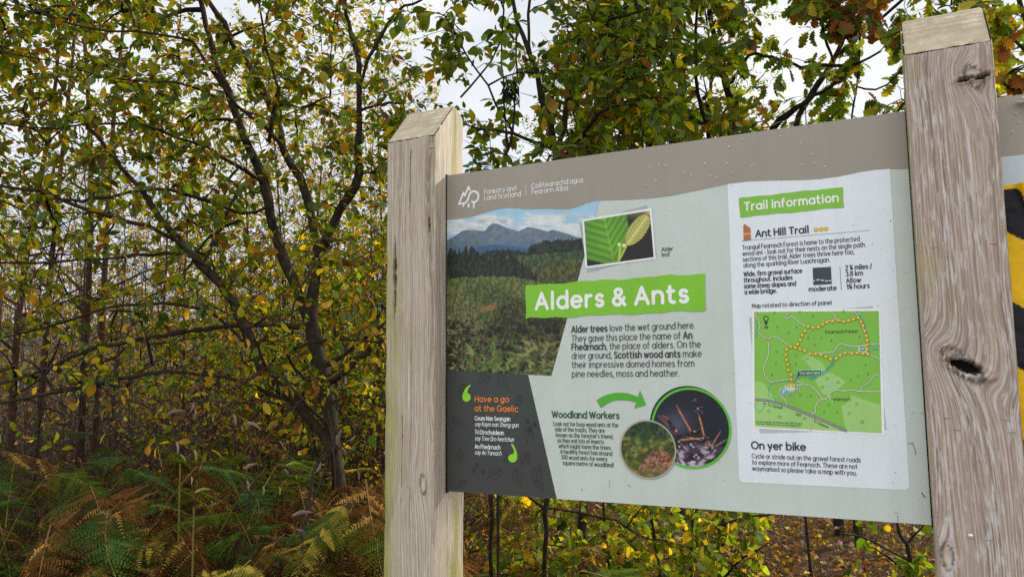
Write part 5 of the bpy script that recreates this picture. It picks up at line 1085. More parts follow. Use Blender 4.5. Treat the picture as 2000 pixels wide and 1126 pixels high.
# --- sallow behind the panel's left half
D2 = 3.35
lm = [limb([(1062, 1330, D2+.1, 6), (1066, 1000, D2, 6), (1084, 600, D2, 7), (1088, 420, D2, 8), (1087, 310, D2, 9), (1074, 256, D2-.05, 8), (1061, 198, D2-.08, 7.5), (1045, 137, D2-.1, 6.5), (1023, 73, D2-.1, 5), (1002, 6, D2-.1, 4), (985, -80, D2, 3)]),
    limb([(1088, 312, D2, 7), (1093, 272, D2, 6.5), (1106, 220, D2+.03, 6), (1118, 141, D2+.05, 5.5), (1128, 96, D2+.08, 5), (1144, 48, D2+.1, 4.4), (1157, 6, D2+.1, 4), (1180, -90, D2+.1, 3)]),
    limb([(1088, 330, D2, 6), (1103, 304, D2-.02, 5.5), (1138, 265, D2-.1, 5), (1170, 224, D2-.15, 4.4), (1182, 192, D2-.15, 4), (1182, 112, D2-.1, 3), (1192, 30, D2-.1, 2.4)]),
    limb([(1086, 330, D2, 5), (1080, 291, D2-.02, 5), (1029, 272, D2-.15, 4), (971, 253, D2-.25, 3.4), (923, 249, D2-.3, 2.6), (900, 240, D2-.3, 2)]),
    limb([(968, 420, D2-.1, 4), (978, 329, D2-.15, 3.6), (991, 294, D2-.15, 3.4), (1003, 256, D2-.15, 3), (1008, 180, D2-.1, 2.4), (1007, 112, D2-.1, 2.2), (1004, 20, D2, 2)]),
    limb([(992, 294, D2-.15, 2.6), (985, 200, D2-.2, 2.4), (980, 120, D2-.2, 2.2), (984, 20, D2-.2, 2)]),
    limb([(1045, 137, D2-.1, 3), (1034, 90, D2-.05, 4), (1030, 0, D2, 3.4), (1026, -60, D2, 3)]), limb([(1003, 260, D2-.15, 3), (950, 170, D2-.3, 2.6), (905, 100, D2-.35, 2), (868, 30, D2-.4, 1.6)]),
    limb([(900, 190, D2-.35, 2.4), (960, 120, D2-.25, 2.4), (985, 60, D2-.2, 2.2)])]
lm[4][0, 2] = 0.0
lm.append(limb([(968, 420, D2-.1, 4), (962, 800, D2-.1, 5), (958, 1330, D2-.1, 6)]))
sallow = new_tree('sallow_tree', 'slender forking sallow rising from behind the panel\'s top left edge', 'tree', lm, M_BARKD)
def dens_s(px, py):
    if ell(px, py, 925, 170, 55, 62) or ell(px, py, 870, 60, 55, 70) or ell(px, py, 1050, 30, 26, 50): return .04
    if ell(px, py, 1030, 190, 30, 60) or ell(px, py, 950, 40, 34, 40): return .2
    if px < 900: return .25 if py < 230 else 0
    if px < 1060: return .42 if py > 230 else .30
    return .75
LV = Leaves(); tg = targets(780, (850, -220, 1340, 350), (D2-.5, D2+.5), dens_s, 15)
tg = np.concatenate([tg, targets(30, (770, 0, 900, 130), (D2-.5, D2-.2), lambda x, y: .7 if ell(x, y, 880, 100, 40, 80) else .1, 55)])
tb = grow(lm, tg, 1, leaffn_make(LV, 6.5, (.030, .064), flat=(.6, 1.3, .5), pal={'green': 46, 'deep': 34, 'under': 14, 'olive': 8, 'yellow': 3, 'gold': 3, 'rust': 1.5, 'brown': 2}), 23)
tb.build('branches', M_BARKD, sallow); LV.build('foliage', M_LEAF, sallow, 'oval')
# dark hanging cluster of dead seed stalks
lk = Tubes(); r_ = np.random.default_rng(4)
for _ in range(34):
    a = at(997+r_.uniform(-10, 12), 162+r_.uniform(-14, 22), D2-.2); ln = r_.uniform(.03, .075); b = a+np.array([r_.normal(0, .012), r_.normal(0, .012), -ln])
    lk.add([a, (a+b)/2+r_.normal(0, .005, 3), b], [.0012, .0036, .0008], 4)
lk.add([at(1007, 130, D2-.15), at(1001, 150, D2-.18), at(997, 172, D2-.2)], .0016, 4)
lk.build('dead_seed_cluster', plain('dead_seed', (.02, .017, .015), .8), sallow)
# --- oak over the right half of the panel
D3 = 4.0
lm = [limb([(1900, 1250, D3+.2, 26), (1885, 950, D3+.15, 24), (1830, 700, D3+.12, 21), (1700, 520, D3+.1, 18), (1570, 390, D3+.1, 15), (1510, 310, D3+.05, 10), (1513, 250, D3, 8), (1534, 226, D3-.05, 7.5), (1558, 208, D3-.1, 6.5), (1593, 186, D3-.15, 5), (1620, 170, D3-.2, 4), (1668, 140, D3-.25, 3)]),
    limb([(1570, 390, D3+.1, 13), (1470, 310, D3+.2, 10), (1440, 250, D3+.2, 9), (1420, 160, D3+.3, 8), (1390, 40, D3+.35, 6), (1370, -80, D3+.4, 5)]),
    limb([(1400, 330, D3-.1, 5), (1372, 215, D3-.2, 4.4), (1360, 150, D3-.25, 4), (1360, 90, D3-.25, 3.6), (1361, 20, D3-.25, 3), (1363, -60, D3-.2, 2.6)]),
    limb([(1530, 345, D3+.08, 9), (1560, 230, D3+.2, 7), (1630, 110, D3+.3, 6), (1660, 40, D3+.3, 5), (1690, -60, D3+.4, 4)]),
    limb([(1420, 165, D3+.3, 4), (1460, 110, D3, 3.6), (1494, 109, D3-.2, 3.2), (1526, 117, D3-.25, 3.8), (1566, 130, D3-.3, 4), (1620, 128, D3-.3, 4), (1670, 125, D3-.3, 3.4), (1720, 100, D3-.3, 3)][::-1] + [(1390, 60, D3+.35, 3)]),
    limb([(1604, -60, D3-.3, 3), (1598, 0, D3-.3, 3), (1604, 48, D3-.3, 3), (1615, 90, D3-.3, 3), (1628, 122, D3-.3, 2.8)]),
    limb([(1680, 70, D3-.2, 2.4), (1676, 149, D3-.25, 2.6), (1668, 202, D3-.3, 2.2), (1664, 240, D3-.3, 1.8)]), limb([(1676, 170, D3-.25, 2), (1713, 176, D3-.3, 2.2), (1753, 144, D3-.3, 2), (1790, 90, D3-.3, 2)]),
    limb([(1630, 110, D3+.3, 4), (1720, 40, D3+.2, 3.6), (1800, -30, D3+.1, 3)]), limb([(1440, 255, D3+.2, 5), (1340, 230, D3, 4), (1260, 170, D3-.1, 3.4), (1230, 60, D3, 3)])]
lm[2] = np.vstack([np.append(at(1500, 330, D3+.15), .012), lm[2]]); lm[4] = lm[4]
oak = new_tree('oak_tree', 'dark oak with lobed leaves turning rust, over the right half of the panel', 'tree', lm, M_BARKD)
def dens_o(px, py):
    if ell(px, py, 1345, 95, 45, 42) or ell(px, py, 1400, 50, 36, 40) or ell(px, py, 1335, 30, 26, 30): return .22
    if ell(px, py, 1540, 60, 56, 44): return .10
    if ell(px, py, 1500, 170, 46, 34) or ell(px, py, 1570, 165, 44, 36) or ell(px, py, 1715, 160, 42, 34) or ell(px, py, 1560, 225, 44, 18) or ell(px, py, 1700, 205, 46, 22): return .05
    if px > 1450: return .5
    return .95
tg = targets(1080, (1130, -240, 1990, 330), (D3-.6, D3+.6), dens_o, 25)
LV = Leaves(); LVr = Leaves(); fo = leaffn_make(LV, 6.2, (.05, .092), {'deep': 38, 'green': 34, 'olive': 10, 'lime': 8, 'under': 5, 'gold': 3, 'rust': 4, 'brown': 4, 'yellow': 3}, .5, start=.45)
tb = grow(lm, tg, 1, fo, 33, sag=.14); tb.build('branches', M_BARKD, oak)
# rusty spray near the top
tr_ = targets(34, (1570, -60, 1720, 70), (D3-.5, D3-.1), lambda x, y: .9 if ell(x, y, 1640, 5, 80, 50) else .05, 27)
tb = grow(lm, tr_, 1, leaffn_make(LVr, 5, (.07, .105), {'rust': 6, 'brown': 3, 'gold': 1, 'deep': 2}, .7, start=.45), 37); tb.build('rusty_branches', M_BARKD, oak)
LV.build('foliage', M_LEAF, oak, 'oak'); LVr.build('rusty_foliage', M_LEAF, oak, 'oak')
# --- young oak behind the right post
D4 = 3.0
lm = [limb([(2090, 1300, D4, 16), (2080, 700, D4, 14), (2060, 300, D4, 10), (2030, 120, D4, 7), (2000, 20, D4, 5), (1960, -80, D4, 4)]), limb([(2050, 240, D4, 5), (2000, 190, D4, 4), (1955, 160, D4, 3), (1900, 150, D4, 2)]), limb([(2030, 120, D4, 4), (1985, 80, D4, 3.4), (1940, 40, D4, 3), (1890, 0, D4, 2)])]
oak2 = new_tree('oak_sapling', 'young oak with yellow and orange leaves behind the right post', 'tree', lm, M_BARKD)
LV = Leaves(); tg = targets(120, (1900, -120, 2240, 250), (D4-.35, D4+.4), None, 35)
tb = grow(lm, tg, 1, leaffn_make(LV, 5, (.06, .10), {'green': 20, 'deep': 14, 'olive': 18, 'yellow': 14, 'gold': 14, 'rust': 10, 'brown': 4, 'lime': 8}, .5, start=.4), 43); tb.build('branches', M_BARKD, oak2); LV.build('foliage', M_LEAF, oak2, 'oak')
# ------------------------------------------------------------------ woodland behind: birches, bare saplings, far wood
def copy_tree(o, loc, rz=0.0, sc=1.0, label=None, group=None):
    c = o.copy(); COL.objects.link(c); c.location = loc; c.rotation_euler = (0, 0, rz); c.scale = (sc,)*3
    if label: c['label'] = label
    if group: c['group'] = group
    for ch in list(o.children):
        d = ch.copy(); COL.objects.link(d); d.parent = c
    return c
def birch(name, label, group, H, seed, nb, leafn, size, pal, bark, spread=.8, lean=.1, first=.12, r0=.016, cat='tree', small='small'):
    r = np.random.default_rng(seed); root = empty(name); tag(root, label, cat, group)
    zz = np.linspace(0, H, 14); ph = r.uniform(0, 6, 2)
    st = np.stack([lean*H*(zz/H)**2*cos(ph[0])+.03*np.sin(zz*1.3+ph[0])*zz, lean*H*(zz/H)**2*sin(ph[0])+.03*np.sin(zz*1.1+ph[1])*zz*.7, zz], 1)
    tb = Tubes(); tb.add(st, np.linspace(r0, .003, 14), 7); tb.build('trunk', bark, root)
    tb = Tubes(); LV = Leaves(); lf = leaffn_make(LV, leafn, size, pal, .5, start=.2)
    for b in range(nb):
        t_ = first+(1-first)*(b+r.uniform())/nb; q = t_*13; k = int(min(q, 12)); p0_ = st[k]+(st[k+1]-st[k])*(q-k)
        az = b*2.4+r.uniform(-.5, .5); ln = spread*(1.15-t_)*r.uniform(.6, 1.3)+.15
        d = np.array([cos(az), sin(az), r.uniform(.3, 1.1)]); d = unit(d); n = 6; u = np.linspace(0, 1, n)[:, None]
        P = p0_+d*ln*u+np.array([0, 0, .14*ln])*u**2*r.uniform(-1.5, .8)+r.normal(0, .012*ln+.004, (n, 3))*(u > 0)
        tb.add(P, np.linspace(r0*.35*(1.2-t_)+.001, .0012, n), 4)
        for s_ in range(r.integers(3, 7)):
            q = r.uniform(1, n-1.01); k = int(q); a = P[k]+(P[k+1]-P[k])*(q-k); d2 = unit(d*.6+r.normal(0, .6, 3)+np.array([0, 0, .15])); l2 = ln*r.uniform(.25, .55)
            uu = np.linspace(0, 1, 4)[:, None]; P2 = a+d2*l2*uu+r.normal(0, .01, (4, 3))*(uu > 0); tb.add(P2, np.linspace(.0018, .0008, 4), 3)
            if leafn > 0: lf(P2, r)
    tb.build('branches', M_TWIG, root)
    if leafn > 0: LV.build('foliage', M_LEAF, root, small)
    return root
def gpos(px, D):
    q = at(px, 703, D); return np.array([q[0], q[1], float(ground_z(q[0], q[1]))])
r_ = np.random.default_rng(77)
# thin red-brown birch stems at the far left
FST = [(38, 6.0, 'thin red-brown birch stem nearest the photo\'s left edge'), (80, 6.6, 'slanting thin birch stem second from the photo\'s left edge'), (166, 6.3, 'straight red-brown birch stem, left one of a close pair'), (194, 6.9, 'leaning red-brown birch stem, right one of a close pair')]
for k, (px, D, lb) in enumerate(FST):
    b = birch('slender_birch', lb, 'thin red-brown birch stems at the left', 6.5+k*.4, 90+k, 26, 1.2, (.03, .05), {'yellow': 4, 'gold': 3, 'olive': 2, 'green': 2}, M_BIRCH, .9, .03+.02*(k % 2), .2, .034, 'tree')
    b.location = gpos(px, D)
# yellowing birches behind the willow
YB = [birch('birch_tree', 'birch with sparse small yellow leaves behind the willow', 'yellowing birches behind the willow', 5.2, 200+k, 60, 6.0, (.028, .05), {'yellow': 6, 'gold': 6, 'olive': 8, 'lime': 4, 'rust': 2, 'green': 6}, M_BIRCH, 1.3, .05, .05, .02) for k in range(3)]
spots = [(360, 6.6, .9), (470, 7.2, 1.0), (560, 6.4, .95), (660, 7.0, 1.0), (740, 6.2, .9), (300, 8.2, 1.0), (520, 8.6, 1.05), (620, 9.0, 1.1), (710, 8.4, 1.0), (800, 7.6, 1.0), (420, 9.4, 1.05), (860, 8.6, .9), (150, 9.4, .8), (20, 10.2, .8), (580, 10.6, 1.1), (690, 10.8, 1.1), (350, 11.0, 1.1)]
for k, (px, D, s_) in enumerate(spots):
    o = YB[k] if k < 3 else copy_tree(YB[k % 3], (0, 0, 0))
    o.location = gpos(px, D); o.rotation_euler = (0, 0, r_.uniform(0, 6)); q = s_*r_.uniform(.86, 1.05); o.scale = (q, q, q)
# shrubs of small yellow-green leaves between the willow and the birches
SB = [birch('sallow_bush', 'low bush of small olive and yellow leaves behind the willow stems', 'bushes behind the willow stems', 2.3, 240+k, 60, 5.5, (.03, .052), {'yellow': 6, 'gold': 5, 'olive': 8, 'lime': 5, 'rust': 2, 'green': 9}, M_TWIG, .95, .08, .04, .012, 'bush', 'small') for k in range(2)]
for k, (px, D, s_) in enumerate([(520, 5.4, 1.0), (640, 5.2, 1.0), (735, 4.9, 1.05), (420, 6.0, .95), (690, 5.8, 1.1), (580, 6.2, 1.1), (780, 5.6, 1.1), (830, 5.4, 1.0)]):
    o = SB[k] if k < 2 else copy_tree(SB[k % 2], (0, 0, 0))
    o.location = gpos(px, D); o.rotation_euler = (0, 0, r_.uniform(0, 6)); o.scale = (s_,)*3
# yellow-green crowns behind the oak and the sallow
OB = birch('beech_tree', 'yellow-green leafy tree standing behind the sallow and the oak', 'yellow-green trees behind the oak', 5.6, 260, 70, 8, (.03, .055), {'olive': 4, 'lime': 5, 'green': 12, 'deep': 12, 'yellow': 2, 'gold': 2, 'rust': 1}, M_BARKD, 1.5, .04, .3, .05, 'tree', 'oval')
for k, (px, D, s_) in enumerate([(1230, 6.4, 1.0), (1400, 7.0, 1.0), (1090, 7.2, .8), (1320, 8.4, 1.15)]):
    o = OB if k == 0 else copy_tree(OB, (0, 0, 0)); o.location = gpos(px, D); o.rotation_euler = (0, 0, r_.uniform(0, 6)); o.scale = (s_,)*3
# leafless saplings, a haze of purple-brown twigs
BS = [birch('bare_sapling', 'leafless purple-brown sapling among others behind the willow', 'bare saplings behind the willow', 3.6, 300+k, 40, 0, (.02, .03), {'gold': 1}, M_TWIG, 1.0, .08, .06, .014) for k in range(4)]
for k in range(68):
    px = r_.uniform(-420, 900); D = r_.uniform(5.2, 13)
    o = BS[k] if k < 4 else copy_tree(BS[k % 4], (0, 0, 0))
    o.location = gpos(px, D); o.rotation_euler = (0, 0, r_.uniform(0, 6)); q = r_.uniform(.6, 1.0); o.scale = (q, q, q)
M_TWIGP = bark_mat('pale_mauve_twig', (.085, .06, .048), (.17, .125, .098), (.12, .095, .065), 60)
PSAP = [birch('bare_sapling', 'pale mauve leafless sapling further back at the left', 'pale bare saplings at the far left', 3.9, 340+k, 46, .25, (.02, .035), {'gold': 2, 'yellow': 2, 'olive': 1}, M_TWIGP, 1.1, .09, .05, .013) for k in range(2)]
for o in PSAP:
    for ch in o.children:
        if ch.name.startswith('branches'): ch.data.materials[0] = M_TWIGP
for k in range(24):
    o = PSAP[k] if k < 2 else copy_tree(PSAP[k % 2], (0, 0, 0)); o.location = gpos(r_.uniform(-160, 420), r_.uniform(7, 12)); o.rotation_euler = (0, 0, r_.uniform(0, 6)); q = r_.uniform(.75, 1.1); o.scale = (q, q, q)
# far wood: one mass
def far_wood(name, label, x0, x1, D0, D1, n, hmax, pal, seed, leaves=26, lsz=(.06, .13)):
    r = np.random.default_rng(seed); tb = Tubes(); LV = Leaves()
    for k in range(n):
        px = r.uniform(x0, x1); D = r.uniform(D0, D1); b = gpos(px, D); H = hmax*r.uniform(.45, 1.0); n_ = 6; zz = np.linspace(0, 1, n_)[:, None]
        st = b+np.array([0, 0, H])*zz+r.normal(0, .10, (n_, 3))*zz; tb.add(st, np.linspace(.024, .005, n_)*r.uniform(.5, 1.2), 4)
        for q in range(20):
            t_ = r.uniform(.08, 1); a = b+np.array([0, 0, H*t_]); d = unit(np.array([r.normal(), r.normal(), r.uniform(0, 1.6)])); ln = r.uniform(.3, 1.2)*(1.2-t_)
            P = a+d*ln*np.linspace(0, 1, 4)[:, None]+r.normal(0, .06, (4, 3)); tb.add(P, [.007, .005, .003, .002], 3)
            m = leaves//10
            for _ in range(m):
                LV.add(a+d*ln*r.uniform(.2, 1)+r.normal(0, .18, 3), r.normal(0, 1, 3), r.normal(0, 1, 3), r.uniform(*lsz), pick(r, pal), .1)
    root = empty(name); tag(root, kind='stuff', label=label, cat='woodland'); tb.build('stems', M_TWIG, root); LV.build('foliage', M_LEAF, root, 'small')
far_wood('distant_woodland', 'distant brown and yellow autumn woodland behind the willow', -900, 1000, 13, 24, 340, 5.2, {'gold': 5, 'rust': 3, 'brown': 5, 'olive': 8, 'yellow': 5, 'pale': 3, 'green': 3}, 5, 50)
far_wood('distant_woodland', 'distant low autumn woodland behind the panel and the oak', 900, 2300, 13, 24, 170, 4.2, {'gold': 4, 'rust': 4, 'brown': 6, 'olive': 6, 'green': 6, 'yellow': 2}, 6, 40)
# dark trunks standing on the litter slope below the panel
def pole(px, D, rpx, label, H=6.0, tilt=0.0):
    b = gpos(px, D); r = np.random.default_rng(int(px)); root = empty('dark_trunk'); tag(root, label, 'tree', 'trunks below the panel')
    zz = np.linspace(-.1, H, 20); tb = Tubes(); tb.add(np.stack([b[0]+tilt*zz+.03*np.sin(zz*1.7+px), b[1]+.02*zz, b[2]+zz], 1), np.linspace(rpx*D/FPX*1.15, rpx*D/FPX*.6, 20), 9); tb.build('trunk', M_BARKD, root)
    tb = Tubes()
    for _ in range(12):
        z = r.uniform(.6, H); a = np.array([b[0]+tilt*z+.03*sin(z*1.7+px), b[1]+.02*z, b[2]+z]); d = unit(np.array([r.normal(), r.normal(), r.uniform(-.2, .6)])); ln = r.uniform(.2, .9); u = np.linspace(0, 1, 5)[:, None]
        tb.add(a+d*ln*u+r.normal(0, .02, (5, 3))*(u > 0), np.linspace(.008, .002, 5), 4)
    tb.build('dead_branches', M_BARKD, root)
pole(1617, 7.4, 9, 'dark trunk on the litter slope below the panel, thicker of two side by side', 3.0); pole(1655, 7.0, 8, 'dark trunk just right of a thicker one, below the panel\'s lower right', 3.0)
pole(1561, 6.0, 2.6, 'thin straight dark sapling stem under the panel\'s white card', 3.0)
pole(1130, 6.4, 8, 'leaning dark stem under the panel right of the charcoal box', 4.0, .05)
# forked little tree by the right post's foot
D5 = 5.2
lm = [limb([(1786, 1200, D5, 5.5), (1782, 1126, D5, 5), (1776, 1080, D5, 4.6), (1770, 1062, D5, 4.2), (1756, 1040, D5, 3.6), (1748, 1010, D5, 3), (1735, 960, D5, 2.5), (1725, 880, D5, 2)]), limb([(1780, 1095, D5, 3), (1740, 1075, D5-.1, 2.4), (1690, 1050, D5-.2, 2), (1640, 1040, D5-.3, 1.6)]), limb([(1782, 1126, D5, 3), (1745, 1096, D5-.1, 2.4), (1710, 1070, D5-.2, 1.8), (1690, 1058, D5-.2, 1.3)]), limb([(1770, 1065, D5, 2.6), (1800, 1030, D5, 2.2), (1830, 980, D5, 1.8)])]
lm[0] = np.vstack([np.append(gpos(1790, D5), .024), lm[0]])
fk = new_tree('forked_sapling', 'small dark forked sapling just left of the right post\'s foot', 'sapling', lm, M_BARKD, None, 6)
LV = Leaves(); tb = grow(lm, np.concatenate([targets(26, (1640, 940, 1860, 1180), (D5-.4, D5+.3), None, 61), targets(24, (1740, 1070, 1900, 1200), (D5-.4, D5+.3), None, 62)]), 1, leaffn_make(LV, 3, (.05, .085), {'deep': 8, 'green': 5, 'yellow': 2, 'lime': 1}, .4), 63); tb.build('branches', M_BARKD, fk); LV.build('foliage', M_LEAF, fk, 'hazel')
# hazel bush under the panel
D6 = 3.9
lm = [limb([(1330, 1330, D6, 5), (1345, 1126, D6, 4.5), (1352, 1040, D6, 4), (1358, 990, D6, 3.4), (1372, 900, D6+.1, 3)]), limb([(1330, 1330, D6, 5), (1290, 1126, D6+.1, 4), (1275, 1010, D6+.1, 3.4), (1268, 930, D6+.1, 3)]), limb([(1340, 1250, D6, 4), (1400, 1150, D6-.1, 3.4), (1450, 1090, D6-.15, 2.8), (1500, 1060, D6-.2, 2)]), limb([(1350, 1060, D6, 3), (1420, 1020, D6-.1, 2.4), (1500, 1005, D6-.15, 2), (1545, 1000, D6-.2, 1.4)]),
    limb([(1330, 1330, D6, 4), (1200, 1126, D6+.2, 4), (1180, 1010, D6+.2, 3), (1178, 930, D6+.2, 2.6)]), limb([(1020, 960, D6-.3, 3), (1060, 990, D6-.3, 3.2), (1130, 998, D6-.3, 3), (1205, 1018, D6-.3, 2.6), (1270, 1050, D6-.2, 2.2), (1350, 1070, D6, 2)])]
hz_ = new_tree('hazel_bush', 'sunlit lime-green and yellow hazel bush under the panel\'s lower edge', 'bush', lm, M_BARKD, None, 6)
LV = Leaves()
tg = np.concatenate([targets(240, (1210, 955, 1500, 1230), (D6-.5, D6+.6), None, 65), targets(230, (960, 950, 1260, 1200), (D6-.3, D6+.9), None, 66)])
tb = grow(lm, tg, 1, leaffn_make(LV, 7, (.026, .060), {'lime': 26, 'green': 22, 'yellow': 14, 'olive': 8, 'deep': 16, 'gold': 2}, .3), 67); tb.build('branches', M_BARKD, hz_); LV.build('foliage', M_LEAF, hz_, 'hazel')
# ------------------------------------------------------------------ bracken
def pinna_mesh(seed, L0, npin, droop, curl, colr):
    """One bracken frond blade: rachis along +X with paired, notched leaflets."""
    r = np.random.default_rng(seed); V = []; F = []; C = []
    def quadstrip(P, W_, nrm, col):
        b = len(V); T = unit(np.gradient(P, axis=0)); B = unit(np.cross(T, nrm))
        for k in range(len(P)): V.append(P[k]-B[k]*W_[k]); V.append(P[k]+B[k]*W_[k]); C.append(col); C.append(col)
        for k in range(len(P)-1): F.append((b+2*k, b+2*k+1, b+2*k+3, b+2*k+2))
    u = np.linspace(0, 1, 20); ra = np.stack([L0*u, L0*curl*np.sin(u*2.4), -L0*droop*u**2], 1)
    quadstrip(ra, np.linspace(.004, .001, 20)*L0/.5, np.array([0, 0, 1.]), np.array([.20, .19, .06]) if colr != 'brown' else np.array([.2, .12, .05]))
    for k in range(npin):
        t_ = .10+.9*k/npin; q = t_*19; i0 = int(min(q, 18)); base = ra[i0]+(ra[i0+1]-ra[i0])*(q-i0); T = unit(ra[i0+1]-ra[i0])
        ln = L0*.44*(1-t_)**.8*min(1, .35+t_*4)*r.uniform(.85, 1.1)+.006
        for sg in (-1, 1):
            sd = unit(np.cross(np.array([0, 0, 1.]), T))*sg; d = unit(sd+T*.38+r.normal(0, .05, 3)); dr_ = r.uniform(.1, .45)+(r.uniform(-.2, .9) if colr == 'brown' else 0)
            m = max(4, int(ln/.0095)); us = np.linspace(0, 1, m); P = base+d*ln*us[:, None]-np.array([0, 0, 1.])*ln*dr_*(us**2)[:, None]
            g = r.uniform(.6, 1.4)
            if colr in ('brown', 'yellow') and r.uniform() < .22: continue
            if colr == 'green': col = np.array([.072, .112, .010])*g
            elif colr == 'blue': col = np.array([.044, .098, .020])*g
            elif colr == 'yellow': col = np.array([.36, .27, .04])*g if r.uniform() < .6 else np.array([.10, .11, .015])*g
            else: col = (np.array([.125, .056, .013]) if r.uniform() < .62 else np.array([.32, .18, .045]) if r.uniform() < .5 else np.array([.04, .02, .008]))*g
            # leaflets along each pinna
            for j in range(m):
                w_ = ln*.17*(1-us[j])**.7*min(1, .5+us[j]*3)+.0015
                for s2 in (-1, 1):
                    e = unit(np.cross(d, np.array([0, 0, 1.])))*s2; tip = P[j]+e*w_+d*w_*.35-np.array([0, 0, 1.])*w_*r.uniform(.0, .35 if colr != 'brown' else .9)
                    b = len(V); hw = ln/m*.43
                    V.extend([P[j]-d*hw, tip-d*hw*.6, tip+d*hw*.5, P[j]+d*hw]); C.extend([col]*4); F.append((b, b+1, b+2, b+3))
    return np.array(V), np.array(F), np.array(C)
FR = {}
def frond_me(kind, k):
    key = (kind, k)
    if key not in FR:
        V, F, C = pinna_mesh(hash(key[0]) % 7+k*13 if False else {'green': 1, 'blue': 2, 'yellow': 3, 'brown': 4}[kind]*50+k, .42, 17, {'green': .2, 'blue': .15, 'yellow': .28, 'brown': .34}[kind], .12*(1 if k % 2 else -1), kind)
        o = mesh_np('frond', V, F, M_FERN if kind != 'brown' else M_DRY, None, {'Col': ('FLOAT_COLOR', C)}); FR[key] = o.data; bpy.data.objects.remove(o)
    return FR[key]
M_STIPE = plain('fern_stalk', (.15, .13, .03), .7, 0, .3, 40); M_STIPEB = plain('dead_fern_stalk', (.10, .06, .025), .8, 0, .4, 40)
fern_n = 0
def fern(px, D, h, kind, label, group=None, nf=6, seed=None, lean=None, fs=1.0):
    global fern_n; fern_n += 1
    r = np.random.default_rng(seed or 1000+fern_n); b = gpos(px, D); root = empty('bracken_fern', tuple(b)); tag(root, label, 'fern', group)
    az = r.uniform(0, 6.28) if lean is None else lean; u = np.linspace(0, 1, 12); lean_ = r.uniform(.15, .5)*h
    st = np.stack([lean_*u**2.2*cos(az), lean_*u**2.2*sin(az), h*u*(1-.12*u**3)], 1)
    tb = Tubes(); tb.add(st, np.linspace(.0055, .0018, 12), 5); tb.build('stalk', M_STIPE if kind != 'brown' else M_STIPEB, root)
    for k in range(nf):
        t_ = .52+.48*k/max(nf-1, 1); q = t_*11; i0 = int(min(q, 10)); p_ = st[i0]+(st[i0+1]-st[i0])*(q-i0)
        kd = kind if r.uniform() < .82 else r.choice(['yellow', 'brown', 'green'])
        o = bpy.data.objects.new('frond', frond_me(kd, int(r.integers(0, 3)))); COL.objects.link(o); o.parent = root; o.location = p_
        a = az + (k % 2*2-1)*(1.35 if k < nf-1 else 0)*r.uniform(.8, 1.1); pit = r.uniform(-.35, .15) - (.35 if kind == 'brown' else 0); s_ = fs*r.uniform(.75, 1.15)*(1.25-.55*t_ if k < nf-1 else .9)
        o.rotation_euler = (r.uniform(-.35, .35), -pit, a); o.scale = (s_,)*3
    return root
# ferns one can point to
fern(150, 2.9, 1.27, 'blue', 'blue-green bracken frond spread flat near the photo\'s lower left, on a pale stalk', seed=5, lean=-.4)
fern(350, 3.0, 1.34, 'blue', 'dark blue-green drooping bracken between two brown ones, left of the willow\'s low stem', seed=8, lean=.4)
fern(15, 2.2, 1.05, 'green', 'bright green bracken with upright leaflets in the photo\'s lower left corner', seed=12, lean=.3)
fern(950, 2.75, 1.06, 'green', 'green bracken beside the left post\'s foot, under the charcoal box', seed=15, lean=-.3, nf=9, fs=1.0)
fern(1045, 3.4, 1.05, 'brown', 'brown curled bracken hanging just under the board\'s charcoal box', seed=16, lean=.5, nf=4, fs=.7)
for (px_, D_, top_, kd_, ln_, lb_) in ((18, 1.9, 985, 'yellow', .5, 'golden withered bracken filling the photo\'s lower left corner'), (-20, 2.0, 1010, 'brown', .2, 'rusty dead bracken at the very left edge below a golden one'), (225, 2.85, 838, 'yellow', .3, 'yellowing bracken arching above a blue-green flat frond'), (100, 2.6, 955, 'yellow', .6, 'small curled golden bracken frond, lower left'), (300, 2.7, 905, 'brown', -.3, 'brown drooping bracken between green fronds, left of the tall bare stalk'), (250, 2.8, 1040, 'yellow', -.1, 'straw-green bracken arching over the lower left foreground')):
    fern(px_, D_, 1.54-(top_-703)*D_/FPX, kd_, lb_, None, 7, None, ln_, .8)
kinds = ['green', 'blue', 'brown', 'brown', 'brown', 'green', 'brown', 'yellow']
LB = {'green': 'green bracken in the dark bank below the willow', 'blue': 'dark blue-green bracken in the bank below the willow', 'yellow': 'yellowing bracken in the bank below the willow', 'brown': 'dead brown bracken in the bank below the willow'}
for k in range(138):
    px = r_.uniform(-420, 800); D = r_.uniform(2.6, 5.2); kd = kinds[int(r_.integers(0, 8))]
    if D < 3.2 and 640 < px < 800: kd = 'brown'
    top = (755 if kd != 'brown' else 780)+.03*abs(px-330) + 190*r_.uniform()**1.3; h = np.clip(1.54-(top-703)*D/FPX, .45, 1.5)
    fern(px, D, h, kd, LB[kd], kd+' bracken below the willow', 6, fs=r_.uniform(.7, 1.05))
for k in range(16):                              # in front of the willow's foot
    kd = ['brown', 'green', 'blue', 'brown'][k % 4]; D = r_.uniform(2.7, 3.35); fern(r_.uniform(540, 745), D, 1.54-(r_.uniform(830, 930)-703)*D/FPX, kd, LB[kd], kd+' bracken below the willow', 6, fs=.85)
for k in range(16):
    px = r_.uniform(900, 1350); D = r_.uniform(3.4, 5.5); kd = ['brown', 'green', 'brown', 'yellow'][k % 4]
    fern(px, D, np.clip(1.54-(1010+r_.uniform(0, 90)-703)*D/FPX, .35, 1.0), kd, {'green': 'green bracken', 'brown': 'brown withered bracken', 'yellow': 'yellowing bracken'}[kd]+' in the shade under the panel', kd+' bracken under the panel', 5, fs=.8)
